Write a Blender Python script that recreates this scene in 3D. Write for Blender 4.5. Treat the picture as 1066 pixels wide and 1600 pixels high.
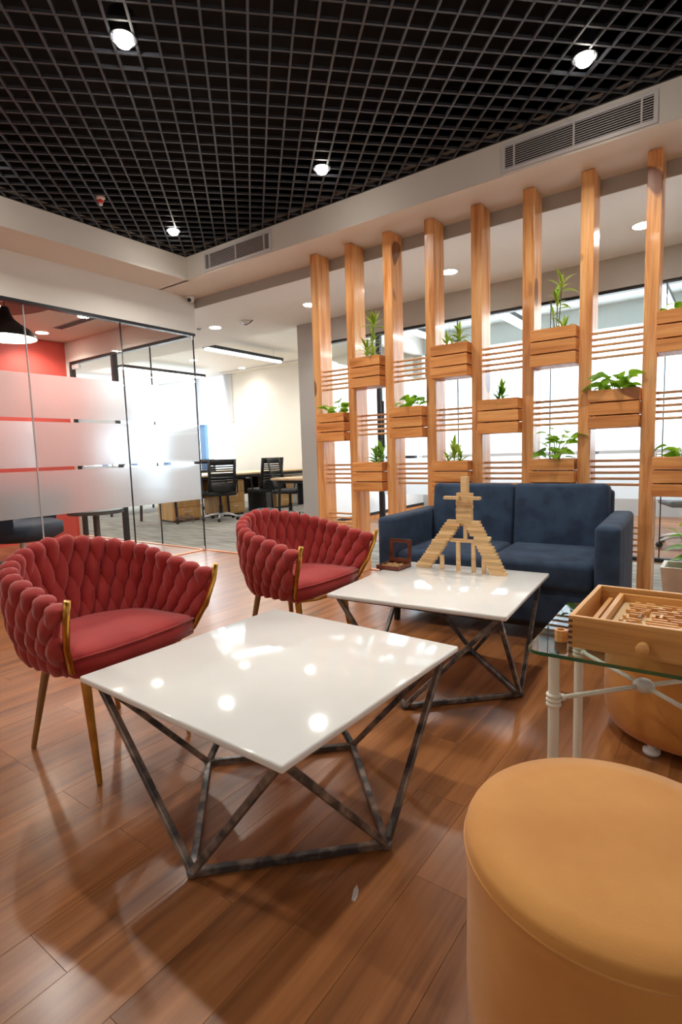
import bpy, bmesh, math, random
from mathutils import Vector, Matrix, Euler
S = bpy.context.scene
for o in list(bpy.data.objects): bpy.data.objects.remove(o)
COL = S.collection
PI = math.pi
random.seed(7)

# ------------------------------------------------------------ camera
cam_d = bpy.data.cameras.new('camera'); cam = bpy.data.objects.new('camera', cam_d); COL.objects.link(cam)
cam_d.sensor_fit = 'VERTICAL'; cam_d.sensor_height = 24.0; cam_d.sensor_width = 24.0
cam_d.lens = 850.416/1600*24.0
cam_d.clip_start = 0.02; cam_d.clip_end = 200
yaw, pitch, roll = -0.62914645, 0.10777584, -0.0315211
fw = Vector((math.sin(yaw)*math.cos(pitch), math.cos(yaw)*math.cos(pitch), -math.sin(pitch)))
r0 = Vector((math.cos(yaw), -math.sin(yaw), 0)); u0 = r0.cross(fw)
rr = math.cos(roll)*r0 + math.sin(roll)*u0
uu = -math.sin(roll)*r0 + math.cos(roll)*u0
M = Matrix((rr, uu, -fw)).transposed().to_4x4(); M.translation = Vector((0, 0, 1.0))
cam.matrix_world = M
S.camera = cam

# ------------------------------------------------------------ world, exposure
S.view_settings.view_transform = 'Standard'; S.view_settings.look = 'None'
S.view_settings.gamma = 1.0; S.view_settings.use_curve_mapping = False
S.view_settings.exposure = 0.8
W = bpy.data.worlds.new('world'); S.world = W; W.use_nodes = True
bg = W.node_tree.nodes['Background']; bg.inputs[0].default_value = (0.80, 0.90, 1.0, 1); bg.inputs[1].default_value = 2.3
SPOT_W = 37.0      # ceiling spots of the lounge
OFFICE_W = 16.0    # office and corridor downlights

def area(name, loc, rot, sx, sy, power, color=(1, 1, 1)):
    l = bpy.data.lights.new(name, 'AREA'); l.shape = 'RECTANGLE'; l.size = sx; l.size_y = sy; l.energy = power; l.color = color
    o = bpy.data.objects.new(name, l); o.location = loc; o.rotation_euler = rot; COL.objects.link(o); return o
# daylight at the glazed facades (large windows of the building), then two unseen lounge fills
area('daylight_meeting', (-1.0, 8.42, 1.8), (PI/2, 0, PI), 6.6, 1.5, 60, (0.86, 0.93, 1.0))
area('daylight_office', (-12.2, 8.42, 1.6), (PI/2, 0, PI), 4.6, 2.2, 90, (0.86, 0.93, 1.0))
area('fill_lounge_right', (2.45, 0.6, 1.5), (0, -PI/2, 0), 2.0, 3.6, 7, (0.95, 0.97, 1.0))  # added soft fill from the right, no window in that wall
area('fill_behind', (-1.4, -1.7, 2.2), (math.radians(60), 0, 0), 4.0, 1.0, 6, (1.0, 0.9, 0.78))  # added warm fill behind the camera, stands for no actual fixture

# ------------------------------------------------------------ helpers
def lin(c):
    return tuple(((x/255)/12.92 if x/255 <= .04045 else ((x/255+.055)/1.055)**2.4) for x in c[:3]) + (1,)
MATS = {}
def mat(name, rgb, rough=.5, metal=0, spec=.5, emit=None, estr=0, alpha=None, coat=0, sheen=0):
    m = bpy.data.materials.new(name); m.use_nodes = True; MATS[name] = m
    b = m.node_tree.nodes['Principled BSDF']
    b.inputs['Base Color'].default_value = lin(rgb); b.inputs['Roughness'].default_value = rough
    b.inputs['Metallic'].default_value = metal; b.inputs['Specular IOR Level'].default_value = spec
    if coat: b.inputs['Coat Weight'].default_value = coat; b.inputs['Coat Roughness'].default_value = .08
    if sheen: b.inputs['Sheen Weight'].default_value = sheen; b.inputs['Sheen Roughness'].default_value = .4
    if emit: b.inputs['Emission Color'].default_value = lin(emit); b.inputs['Emission Strength'].default_value = estr
    return m
def N(m, t): return m.node_tree.nodes.new(t)
def L(m, a, b): m.node_tree.links.new(a, b)
def ramp(m, stops):
    r = N(m, 'ShaderNodeValToRGB'); e = r.color_ramp.elements
    while len(e) < len(stops): e.new(.5)
    for i, (p, c) in enumerate(stops): e[i].position = p; e[i].color = c if len(c) == 4 else lin(c)
    return r
def noisy(name, c1, c2, scale=(6, 6, 6), rough=.5, detail=4, bump=0, bscale=60, lo=.35, hi=.65, world=False, rnd=True, **k):
    """base colour drifting between two tones by stretched noise (object space, offset per object)"""
    m = mat(name, c1, rough, **k); b = m.node_tree.nodes['Principled BSDF']
    tc = N(m, 'ShaderNodeTexCoord'); mp = N(m, 'ShaderNodeMapping'); mp.inputs['Scale'].default_value = scale
    oi = N(m, 'ShaderNodeObjectInfo'); ml = N(m, 'ShaderNodeMath'); ml.operation = 'MULTIPLY'; ml.inputs[1].default_value = 37.0 if rnd else 0
    L(m, oi.outputs['Random'], ml.inputs[0]); L(m, tc.outputs['Object'], mp.inputs['Vector'])
    cb = N(m, 'ShaderNodeCombineXYZ')
    for i in range(3): L(m, ml.outputs[0], cb.inputs[i])
    L(m, cb.outputs[0], mp.inputs['Location'])
    nz = N(m, 'ShaderNodeTexNoise'); nz.inputs['Scale'].default_value = 1; nz.inputs['Detail'].default_value = detail
    L(m, mp.outputs[0], nz.inputs['Vector'])
    r = ramp(m, [(lo, c1), (hi, c2)]); L(m, nz.outputs[0], r.inputs[0]); L(m, r.outputs[0], b.inputs['Base Color'])
    if bump:
        n2 = N(m, 'ShaderNodeTexNoise'); n2.inputs['Scale'].default_value = bscale; L(m, tc.outputs['Object'], n2.inputs['Vector'])
        bp = N(m, 'ShaderNodeBump'); bp.inputs['Strength'].default_value = bump; bp.inputs['Distance'].default_value = .002
        L(m, n2.outputs[0], bp.inputs['Height']); L(m, bp.outputs[0], b.inputs['Normal'])
    return m
def wood(name, light, mid, dark, axis='Z', rough=.45, knots=True, fine=1.0, var=.12, coat=0):
    m = mat(name, mid, rough, coat=coat); b = m.node_tree.nodes['Principled BSDF']
    tc = N(m, 'ShaderNodeTexCoord'); oi = N(m, 'ShaderNodeObjectInfo')
    ml = N(m, 'ShaderNodeMath'); ml.operation = 'MULTIPLY'; ml.inputs[1].default_value = 53.0
    L(m, oi.outputs['Random'], ml.inputs[0]); cb = N(m, 'ShaderNodeCombineXYZ')
    for i in range(3): L(m, ml.outputs[0], cb.inputs[i])
    ad = N(m, 'ShaderNodeVectorMath'); ad.operation = 'ADD'; L(m, tc.outputs['Object'], ad.inputs[0]); L(m, cb.outputs[0], ad.inputs[1])
    def sc(a, l): return tuple(l if ax == axis else a for ax in 'XYZ')
    def nz(scale, det, dist=0):
        mp = N(m, 'ShaderNodeMapping'); mp.inputs['Scale'].default_value = scale; L(m, ad.outputs[0], mp.inputs[0])
        n = N(m, 'ShaderNodeTexNoise'); n.inputs['Scale'].default_value = 1; n.inputs['Detail'].default_value = det; n.inputs['Distortion'].default_value = dist
        L(m, mp.outputs[0], n.inputs[0]); return n
    a = nz(sc(22*fine, 1.6*fine), 5, .6); f = nz(sc(160*fine, 5*fine), 3)
    r = ramp(m, [(.3, dark), (.5, mid), (.72, light)]); L(m, a.outputs[0], r.inputs[0])
    mx = N(m, 'ShaderNodeMix'); mx.data_type = 'RGBA'; mx.blend_type = 'MULTIPLY'; mx.inputs[0].default_value = .35
    L(m, r.outputs[0], mx.inputs[6]); r2 = ramp(m, [(.3, (190, 175, 160)), (.6, (255, 255, 255))]); L(m, f.outputs[0], r2.inputs[0]); L(m, r2.outputs[0], mx.inputs[7])
    out = mx.outputs[2]
    if knots:
        kn = nz(sc(5, 3.2), 0); r3 = ramp(m, [(.735, (255, 255, 255)), (.765, (110, 60, 30))]); L(m, kn.outputs[0], r3.inputs[0])
        m2 = N(m, 'ShaderNodeMix'); m2.data_type = 'RGBA'; m2.blend_type = 'MULTIPLY'; m2.inputs[0].default_value = .8
        L(m, out, m2.inputs[6]); L(m, r3.outputs[0], m2.inputs[7]); out = m2.outputs[2]
    hs = N(m, 'ShaderNodeHueSaturation'); mr = N(m, 'ShaderNodeMapRange'); mr.inputs['To Min'].default_value = 1-var; mr.inputs['To Max'].default_value = 1+var
    L(m, oi.outputs['Random'], mr.inputs[0]); L(m, mr.outputs[0], hs.inputs['Value']); L(m, out, hs.inputs['Color']); L(m, hs.outputs[0], b.inputs['Base Color'])
    bp = N(m, 'ShaderNodeBump'); bp.inputs['Strength'].default_value = .12; bp.inputs['Distance'].default_value = .001
    L(m, f.outputs[0], bp.inputs['Height']); L(m, bp.outputs[0], b.inputs['Normal'])
    return m

def obj(name, me, parent=None, loc=None, rot=None, scl=None):
    o = bpy.data.objects.new(name, me); COL.objects.link(o)
    if parent is not None: o.parent = parent
    if loc is not None: o.location = loc
    if rot is not None: o.rotation_euler = rot
    if scl is not None: o.scale = scl
    return o
def tag(o, label, cat, group=None, kind=None):
    o['label'] = label; o['category'] = cat
    if group: o['group'] = group
    if kind: o['kind'] = kind
    return o
def thing(name, label, cat, loc=(0, 0, 0), rz=0, group=None):
    o = obj(name, None, None, loc, (0, 0, rz)); o.empty_display_size = .05
    return tag(o, label, cat, group)
def struct(o): o['kind'] = 'structure'; return o
def copy_tree(o, parent=None):
    c = o.copy(); COL.objects.link(c); c.parent = parent
    for ch in list(o.children): copy_tree(ch, c)
    return c

class MB:
    def __init__(s): s.bm = bmesh.new(); s.mi = 0
    def _set(s, n0):
        if s.mi:
            s.bm.faces.ensure_lookup_table()
            for f in s.bm.faces[n0:]: f.material_index = s.mi
    def box(s, c, d, rot=None, bev=0, seg=2):
        n0 = len(s.bm.faces)
        m = Matrix.Translation(c) @ ((rot if isinstance(rot, Matrix) else Euler(rot).to_matrix().to_4x4()) if rot is not None else Matrix()) @ Matrix.Diagonal((d[0], d[1], d[2], 1))
        if bev:
            t = bmesh.new(); bmesh.ops.create_cube(t, size=1, matrix=Matrix.Diagonal((d[0], d[1], d[2], 1)))
            bmesh.ops.bevel(t, geom=t.edges[:], offset=bev, segments=seg, profile=.5, affect='EDGES')
            t.transform(m @ Matrix.Diagonal((1/d[0], 1/d[1], 1/d[2], 1)))
            me = bpy.data.meshes.new('t'); t.to_mesh(me); t.free(); s.bm.from_mesh(me); bpy.data.meshes.remove(me)
        else: bmesh.ops.create_cube(s.bm, size=1, matrix=m)
        s._set(n0); return s
    def b2(s, x0, x1, y0, y1, z0, z1, bev=0):
        return s.box(((x0+x1)/2, (y0+y1)/2, (z0+z1)/2), (abs(x1-x0), abs(y1-y0), abs(z1-z0)), bev=bev)
    def cyl(s, a, b, r0, r1=None, seg=16, caps=True):
        n0 = len(s.bm.faces)
        a, b = Vector(a), Vector(b); r1 = r0 if r1 is None else r1; d = b-a
        q = d.to_track_quat('Z', 'Y').to_matrix().to_4x4()
        bmesh.ops.create_cone(s.bm, cap_ends=caps, segments=seg, radius1=r0, radius2=r1, depth=d.length, matrix=Matrix.Translation((a+b)/2) @ q)
        s._set(n0); return s
    def sph(s, c, r, sc=(1, 1, 1), u=16, v=10):
        n0 = len(s.bm.faces)
        bmesh.ops.create_uvsphere(s.bm, u_segments=u, v_segments=v, radius=r, matrix=Matrix.Translation(c) @ Matrix.Diagonal((*sc, 1))); s._set(n0); return s
    def tube(s, pts, r, seg=8, closed=False):
        n0 = len(s.bm.faces); P = [Vector(p) for p in pts]; n = len(P); rings = []; up = Vector((0, 0, 1)); px = None
        for i, p in enumerate(P):
            if closed: t = (P[(i+1) % n]-P[i-1]).normalized()
            else: t = (P[min(i+1, n-1)]-P[max(i-1, 0)]).normalized()
            if px is None: px = t.cross(up); px = px if px.length > 1e-3 else t.cross(Vector((1, 0, 0)))
            px = (px - t*px.dot(t)).normalized(); py = t.cross(px)
            ri = r(i/(n-1)) if callable(r) else r
            rings.append([s.bm.verts.new(p+px*math.cos(a)*ri+py*math.sin(a)*ri) for a in [2*PI*k/seg for k in range(seg)]])
        for i in range(n if closed else n-1):
            A, B = rings[i], rings[(i+1) % n]
            for k in range(seg): s.bm.faces.new((A[k], A[(k+1) % seg], B[(k+1) % seg], B[k]))
        if not closed: s.bm.faces.new(rings[0][::-1]); s.bm.faces.new(rings[-1])
        s._set(n0); return s
    def lathe(s, prof, seg=32, c=(0, 0, 0)):
        n0 = len(s.bm.faces); rings = []
        for r, z in prof:
            rings.append([s.bm.verts.new((c[0]+r*math.cos(2*PI*k/seg), c[1]+r*math.sin(2*PI*k/seg), c[2]+z)) for k in range(seg)] if r > 1e-5 else [s.bm.verts.new((c[0], c[1], c[2]+z))])
        for A, B in zip(rings, rings[1:]):
            for k in range(seg):
                k2 = (k+1) % seg
                if len(A) == 1 and len(B) > 1: s.bm.faces.new((A[0], B[k2], B[k]))
                elif len(B) == 1 and len(A) > 1: s.bm.faces.new((A[k], A[k2], B[0]))
                elif len(A) > 1: s.bm.faces.new((A[k], A[k2], B[k2], B[k]))
        s._set(n0); return s
    def prism(s, pts, z0, z1):
        n0 = len(s.bm.faces); n = len(pts)
        A = [s.bm.verts.new((p[0], p[1], z0)) for p in pts]; B = [s.bm.verts.new((p[0], p[1], z1)) for p in pts]
        s.bm.faces.new(A[::-1]); s.bm.faces.new(B)
        for i in range(n): s.bm.faces.new((A[i], A[(i+1) % n], B[(i+1) % n], B[i]))
        s._set(n0); return s
    def grid(s, rows):
        n0 = len(s.bm.faces)
        V = [[s.bm.verts.new(p) for p in r] for r in rows]
        for a, b in zip(V, V[1:]):
            for i in range(len(a)-1): s.bm.faces.new((a[i], a[i+1], b[i+1], b[i]))
        s._set(n0); return s
    def mesh(s, name, mats, smooth=False, auto=None, bevel=0):
        bmesh.ops.recalc_face_normals(s.bm, faces=s.bm.faces[:])
        me = bpy.data.meshes.new(name); s.bm.to_mesh(me); s.bm.free()
        for m in (mats if isinstance(mats, (list, tuple)) else [mats]): me.materials.append(m)
        if smooth:
            for p in me.polygons: p.use_smooth = True
            if auto:
                try: me.set_sharp_from_angle(angle=math.radians(auto))
                except Exception: pass
        return me
    def build(s, name, mats, parent=None, loc=None, rot=None, smooth=False, auto=None):
        return obj(name, s.mesh(name, mats, smooth, auto), parent, loc, rot)

# ------------------------------------------------------------ materials
WALLW = mat('wall_white', (226, 222, 214), .6)
WALLG = mat('wall_grey', (176, 176, 174), .6)
CEILW = mat('ceiling_white', (228, 225, 219), .7)
PEACH = mat('soffit_cream', (226, 214, 200), .7)
RED = noisy('wall_red', (196, 72, 64), (206, 80, 70), (2, 2, 2), .5)
BROWNC = mat('ceiling_brown', (120, 84, 66), .6)
BLACK = mat('grid_black', (5, 6, 11), .9)
BAR = noisy('grid_bar_paint', (50, 54, 62), (68, 72, 82), (3, 3, 3), .42)
DKFR = mat('dark_frame', (40, 42, 45), .4, metal=.3)
FLOORW = wood('floor_plank_wood', (180, 120, 72), (158, 101, 57), (122, 75, 40), 'Y', rough=.3, knots=False, fine=.7, var=.035)
FLOORW.node_tree.nodes['Principled BSDF'].inputs['Coat Weight'].default_value = .25
FLOORW.node_tree.nodes['Principled BSDF'].inputs['Coat Roughness'].default_value = .2
FLOORX = wood('floor_far_wood', (176, 128, 92), (150, 102, 70), (118, 76, 50), 'X', rough=.35, knots=False, fine=.6, var=.05)
TRIMW = wood('threshold_wood', (226, 150, 88), (208, 128, 66), (176, 100, 50), 'X', rough=.35, knots=False)
POSTW = wood('pine_post', (248, 196, 134), (236, 168, 104), (200, 128, 70), 'Z', rough=.3, coat=.2, var=.05)
BOARDW = wood('pine_board', (244, 180, 112), (232, 158, 90), (196, 120, 60), 'X', rough=.4, var=.07)
RODW = wood('pine_rod', (236, 190, 142), (222, 170, 120), (196, 140, 94), 'X', rough=.45, knots=False, var=.04)
BAMB = wood('bamboo', (238, 186, 118), (224, 166, 98), (192, 132, 72), 'X', rough=.38, fine=.6, var=.04)
BLOCKW = wood('block_wood', (242, 210, 158), (232, 194, 140), (206, 160, 104), 'X', rough=.5, knots=False, fine=1, var=.16)
BROWNW = wood('brown_box_wood', (134, 76, 52), (110, 58, 40), (80, 40, 28), 'X', rough=.4, knots=False, fine=2)
DESKW = wood('desk_oak', (226, 198, 156), (214, 184, 140), (196, 162, 116), 'Y', rough=.4, knots=False)
PEDW = wood('pedestal_oak', (222, 178, 116), (208, 162, 100), (188, 140, 80), 'Z', rough=.4, knots=False)
CARPET = noisy('carpet_grey', (112, 110, 104), (158, 156, 148), (2.4, 26, 3), .95, detail=6, bump=.4, bscale=220, lo=.38, hi=.62)
FABR = noisy('red_fabric', (160, 46, 44), (178, 58, 54), (14, 14, 14), .85, bump=.25, bscale=500, sheen=.35)
SEATR = noisy('red_seat_fabric', (164, 42, 42), (176, 52, 50), (9, 9, 9), .8, bump=.2, bscale=500, sheen=.3)
GOLD = noisy('brushed_gold', (212, 162, 78), (184, 134, 62), (18, 18, 18), .28, metal=1)
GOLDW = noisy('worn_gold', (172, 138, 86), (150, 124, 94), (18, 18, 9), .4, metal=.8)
NAVY = noisy('navy_suede', (30, 48, 72), (54, 76, 102), (9, 9, 9), .85, detail=10, bump=.15, bscale=300, lo=.35, hi=.75, sheen=.06)
MARB = noisy('white_stone', (238, 237, 233), (245, 244, 241), (4, 4, 4), .09, detail=6, spec=.5)
STEEL = noisy('welded_steel', (78, 80, 84), (176, 166, 156), (20, 20, 20), .34, metal=.45, detail=6, lo=.42, hi=.72)
MUST = noisy('mustard_velvet', (208, 142, 70), (218, 154, 80), (8, 8, 8), .8, detail=5, bump=.12, bscale=400, sheen=.3)
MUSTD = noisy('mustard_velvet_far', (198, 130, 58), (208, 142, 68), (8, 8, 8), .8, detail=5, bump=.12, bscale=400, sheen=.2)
CREAMT = mat('cream_tube', (236, 232, 216), .35)
PLASTB = mat('black_plastic', (24, 25, 28), .45)
FABB = mat('black_fabric', (32, 33, 36), .8)
CHROME = mat('silver_plastic', (214, 216, 218), .3, metal=.25)
WHITEP = mat('white_plastic', (232, 234, 236), .4)
REDP = mat('red_plastic', (220, 40, 30), .4)
SOIL = noisy('soil', (52, 38, 28), (80, 60, 44), (60, 60, 60), .95)
STONEP = noisy('pot_white', (232, 228, 218), (214, 208, 196), (9, 9, 9), .7)
LEAFG = noisy('leaf_green', (96, 150, 36), (146, 190, 54), (12, 12, 12), .45)
LEAFY = noisy('leaf_yellow_edge', (176, 184, 70), (206, 206, 110), (12, 12, 12), .45)
LEAFD = noisy('leaf_dark', (70, 126, 36), (116, 168, 50), (12, 12, 12), .4)
LEAFB = noisy('leaf_bright', (126, 186, 40), (176, 216, 62), (20, 20, 20), .4)
for l in (LEAFG, LEAFY, LEAFD, LEAFB):
    b = l.node_tree.nodes['Principled BSDF']; b.inputs['Transmission Weight'].default_value = 0
    b.inputs['Subsurface Weight'].default_value = .15; b.inputs['Subsurface Radius'].default_value = (.01, .02, .004)
for l in (LEAFG, LEAFY, LEAFD, LEAFB):
    pb = l.node_tree.nodes['Principled BSDF']; src = pb.inputs['Base Color'].links[0].from_socket
    tr_ = N(l, 'ShaderNodeBsdfTranslucent'); L(l, src, tr_.inputs[0]); mx_ = N(l, 'ShaderNodeMixShader'); mx_.inputs[0].default_value = .45
    L(l, pb.outputs[0], mx_.inputs[1]); L(l, tr_.outputs[0], mx_.inputs[2]); L(l, mx_.outputs[0], l.node_tree.nodes['Material Output'].inputs[0])
STEMG = mat('stem', (110, 120, 60), .6)
VENTW = mat('vent_white', (212, 210, 212), .45)
VENTD = mat('vent_dark', (30, 34, 46), .7)
BLIND = mat('roller_blind', (236, 238, 240), .8)
_t = N(BLIND, 'ShaderNodeBsdfTranslucent'); _t.inputs[0].default_value = (.9, .92, .95, 1); _x = N(BLIND, 'ShaderNodeMixShader'); _x.inputs[0].default_value = .6
L(BLIND, BLIND.node_tree.nodes['Principled BSDF'].outputs[0], _x.inputs[1]); L(BLIND, _t.outputs[0], _x.inputs[2]); L(BLIND, _x.outputs[0], BLIND.node_tree.nodes['Material Output'].inputs[0])
WINBLUE = mat('mullion_blue', (104, 142, 186), .4)
LAMP = mat('lamp_lens', (255, 255, 255), .4, emit=(255, 246, 232), estr=30)
LAMPC = mat('lamp_panel', (255, 255, 255), .4, emit=(250, 252, 255), estr=12)
NAVYL = mat('lounge_navy', (38, 52, 70), .7)
DTOP = mat('dark_table_top', (70, 72, 74), .4)
GREYB = mat('board_grey', (180, 182, 184), .6)
PAPER = mat('paper_scrap', (205, 200, 196), .7)
CABLE = mat('cable', (60, 62, 66), .5)

def glassmat(name, tint, fres=.5, ior=1.5):
    m = bpy.data.materials.new(name); m.use_nodes = True; nt = m.node_tree; nt.nodes.clear()
    o = N(m, 'ShaderNodeOutputMaterial'); t = N(m, 'ShaderNodeBsdfTransparent'); t.inputs[0].default_value = tint
    g = N(m, 'ShaderNodeBsdfGlossy'); g.inputs['Roughness'].default_value = .01
    f = N(m, 'ShaderNodeFresnel'); f.inputs['IOR'].default_value = ior
    mm = N(m, 'ShaderNodeMath'); mm.operation = 'MULTIPLY'; mm.inputs[1].default_value = fres; L(m, f.outputs[0], mm.inputs[0])
    ge = N(m, 'ShaderNodeNewGeometry'); iv = N(m, 'ShaderNodeMath'); iv.operation = 'SUBTRACT'; iv.inputs[0].default_value = 1; L(m, ge.outputs['Backfacing'], iv.inputs[1])
    m3 = N(m, 'ShaderNodeMath'); m3.operation = 'MULTIPLY'; L(m, mm.outputs[0], m3.inputs[0]); L(m, iv.outputs[0], m3.inputs[1])
    x = N(m, 'ShaderNodeMixShader'); L(m, m3.outputs[0], x.inputs[0]); L(m, t.outputs[0], x.inputs[1]); L(m, g.outputs[0], x.inputs[2]); L(m, x.outputs[0], o.inputs[0])
    return m
GLASS = glassmat('clear_glass', (.985, .995, .99, 1), .8)
GLASST = glassmat('table_glass', (.86, .93, .91, 1), 1.0)
def frostmat():
    m = bpy.data.materials.new('frosted_film'); m.use_nodes = True; nt = m.node_tree; nt.nodes.clear()
    o = N(m, 'ShaderNodeOutputMaterial'); r = N(m, 'ShaderNodeBsdfRefraction'); r.inputs['Roughness'].default_value = .62; r.inputs['IOR'].default_value = 1.3
    r.inputs['Color'].default_value = (.88, .95, 1, 1)
    t = N(m, 'ShaderNodeBsdfTranslucent'); t.inputs[0].default_value = (.9, .95, 1, 1)
    d = N(m, 'ShaderNodeBsdfDiffuse'); d.inputs[0].default_value = (.88, .92, .94, 1)
    x = N(m, 'ShaderNodeMixShader'); x.inputs[0].default_value = .38; L(m, r.outputs[0], x.inputs[1]); L(m, t.outputs[0], x.inputs[2])
    y = N(m, 'ShaderNodeMixShader'); y.inputs[0].default_value = .16; L(m, x.outputs[0], y.inputs[1]); L(m, d.outputs[0], y.inputs[2]); L(m, y.outputs[0], o.inputs[0])
    return m
FROST = frostmat()
EDGEG = mat('glass_edge_green', (20, 92, 62), .15, spec=.8)

# ------------------------------------------------------------ structure: floor
XG, YG = -4.65, 3.857
fl = struct(MB().b2(-4.63, 2.6, -2.2, YG, -.06, -.004).build('floor', mat('floor_joint', (112, 70, 40), .6)))
pw = .15; cache = {}
def plank(x0, y0, y1, parent, m, w=pw):
    k = (round(y1-y0, 3), w, m.name)
    if k not in cache: cache[k] = MB().box((0, 0, 0), (w-.0007, y1-y0-.0007, .006), bev=.0003, seg=1).mesh('plank', m)
    return obj('plank', cache[k], parent, (x0+w/2, (y0+y1)/2, -.003))
x = XG+.02; i = 0
while x < .55:
    y = -.45 - random.choice((0, .3, .6, .9)); 
    while y < YG-.03:
        y0 = max(y, -.45); y1 = min(y+1.2, YG-.022)
        if y1-y0 > .02: plank(x, y0, y1, fl, FLOORW)
        y += 1.2
    x += pw; i += 1
o = MB().b2(x, 2.6, -2.2, YG, -.004, 0).b2(-4.63, x, -2.2, -.45, -.004, 0).build('plank_field', FLOORW, fl); o['kind'] = 'stuff'
struct(MB().b2(XG-.035, XG+.02, -2.2, YG+.02, -.06, .008).build('trim_1', TRIMW))
struct(MB().b2(-7.2, 2.6, YG-.02, YG+.03, -.06, .006).build('trim_2', TRIMW))
fl2 = struct(MB().b2(-15, 2.6, YG+.03, 5.16, -.06, 0).b2(-15, -4.4, 5.16, 8.6, -.06, 0).build('floor_carpet', CARPET)); fl2.name = 'floor.001'
fl3 = struct(MB().b2(-4.4, 2.6, 5.16, 8.6, -.06, .002).build('floor.002', FLOORX))
fl4 = struct(MB().b2(-7.2, XG-.035, -2.2, YG-.02, -.06, 0).build('floor.003', FLOORX))

# ------------------------------------------------------------ structure: lounge ceiling with open-cell grid
ZG, ZS, ZL = 2.84, 2.64, 2.54
FX, FY, BY = -4.185, 3.445, 3.89
ce = struct(MB().b2(-4.75, 2.6, -2.2, BY, 3.3, 3.4).b2(FX, FX-.02, -2.2, FY, 2.9, 3.3).b2(FX, 2.6, FY, FY+.02, 2.9, 3.3).build('ceiling', BLACK))
def clipline(fam, c):
    # fam A: y-x=c ; fam B: x+y=c ; clipped to the ceiling rectangle
    x0, x1, y0, y1 = FX+.012, 2.2, -1.4, FY-.012; P = []
    for X in (x0, x1):
        Y = X+c if fam == 'A' else c-X
        if y0 <= Y <= y1: P.append((X, Y))
    for Y in (y0, y1):
        X = Y-c if fam == 'A' else c-Y
        if x0 < X < x1: P.append((X, Y))
    return P[:2] if len(P) >= 2 and math.dist(P[0], P[1]) > .03 else None
def bar(p, q, w, dz):
    a = Vector((*p, 0)); b = Vector((*q, 0)); d = b-a
    return MB().box((0, 0, 0), (d.length, w, .014)).build('grid_bar', BAR, ce, (*((a+b)/2).xy, ZG+.007+dz), (0, 0, math.atan2(d.y, d.x)))
for k in range(-60, 40):
    s = clipline('A', 3.973+.1422*k)
    if s: bar(*s, .011, 0)
    s = clipline('B', .233+.1393*k)
    if s: bar(*s, .011, -.0015)
struct(MB().b2(FX, FX+.012, -1.5, FY, ZG-.002, ZG+.03).b2(FX, 2.2, FY-.012, FY, ZG-.002, ZG+.03).build('trim_3', DKFR))
# bulkhead: left run and right run, joined round the corner
struct(MB().b2(FX-.001, -4.72, -2.2, BY, ZS, ZG+.4).b2(FX-.001, 2.6, FY, BY, ZS, ZG+.4).build('wall_bulkhead', WALLW))
struct(MB().b2(FX, -4.617, -2.2, FY+.02, ZS-.004, ZS-.0001).b2(-4.617, 2.6, FY, BY, ZS-.004, ZS-.0001).build('trim_4', PEACH))
struct(MB().b2(-4.617, -4.72, -2.2, 3.875, 2.275, ZS).build('wall_left', WALLW))
struct(MB().b2(-4.72, 2.6, BY-.002, BY+.03, ZL+.002, ZG).build('wall_beam_face', WALLG))
struct(MB().b2(-7.25, 2.6, BY+.001, 5.27, ZL, ZL+.12).build('ceiling.001', CEILW))
struct(MB().b2(-15, -7.25, BY-.004, 5.27, ZL, ZL+.12).build('ceiling.002', CEILW))
struct(MB().b2(-15, -4.36, 5.27, 8.6, 2.8, 2.9).build('ceiling.003', CEILW))
struct(MB().b2(-15, -4.36, 5.24, 5.27, ZL+.1, 2.9).build('wall_office_step', CEILW))
struct(MB().b2(-4.36, 2.6, 5.2, 8.6, 2.92, 3.02).build('ceiling.004', mat('meeting_ceiling', (206, 214, 212), .7)))
# outer shell of the lounge behind the camera
struct(MB().b2(-4.75, 2.6, -2.3, -2.2, -.06, 3.4).build('wall_back', WALLW))
struct(MB().b2(2.6, 2.7, -2.3, 8.6, -.06, 3.4).build('wall_right', WALLW))

# ------------------------------------------------------------ left glass wall (window_1)
w1 = struct(obj('window_1', None, None, (XG, 0, 0)))
ys = [YG-.0, 3.02, 2.171, 1.32, .47, -.38, -1.23, -2.15]
BANDS = [(.555, .93), (.96, 1.335), (1.365, 1.722)]
for a, b in zip(ys[1:], ys[:-1]):
    g = MB().b2(-.006, .006, a+.004, b-.004, .012, 2.262).build('glass_pane', GLASS, w1)
    for z0, z1 in BANDS: MB().grid([[(-.008, a+.004, z0), (-.008, b-.004, z0)], [(-.008, a+.004, z1), (-.008, b-.004, z1)]]).build('frosted_film', FROST, g)
    MB().b2(-.008, .008, a-.003, a+.003, .012, 2.262).build('pane_joint', GREYB if a == 2.171 else DKFR, w1)
MB().b2(-.02, .035, -2.15, YG+.005, 2.255, 2.282).build('top_frame', DKFR, w1)
MB().b2(-.008, .008, YG-.004, YG+.003, .0, 2.26).build('end_strip', DKFR, w1)
MB().box((.022, 3.82, 2.238), (.012, .02, .04)).box((.022, 3.82, .03), (.012, .02, .04)).build('glass_clamp', CHROME, w1)
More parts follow.
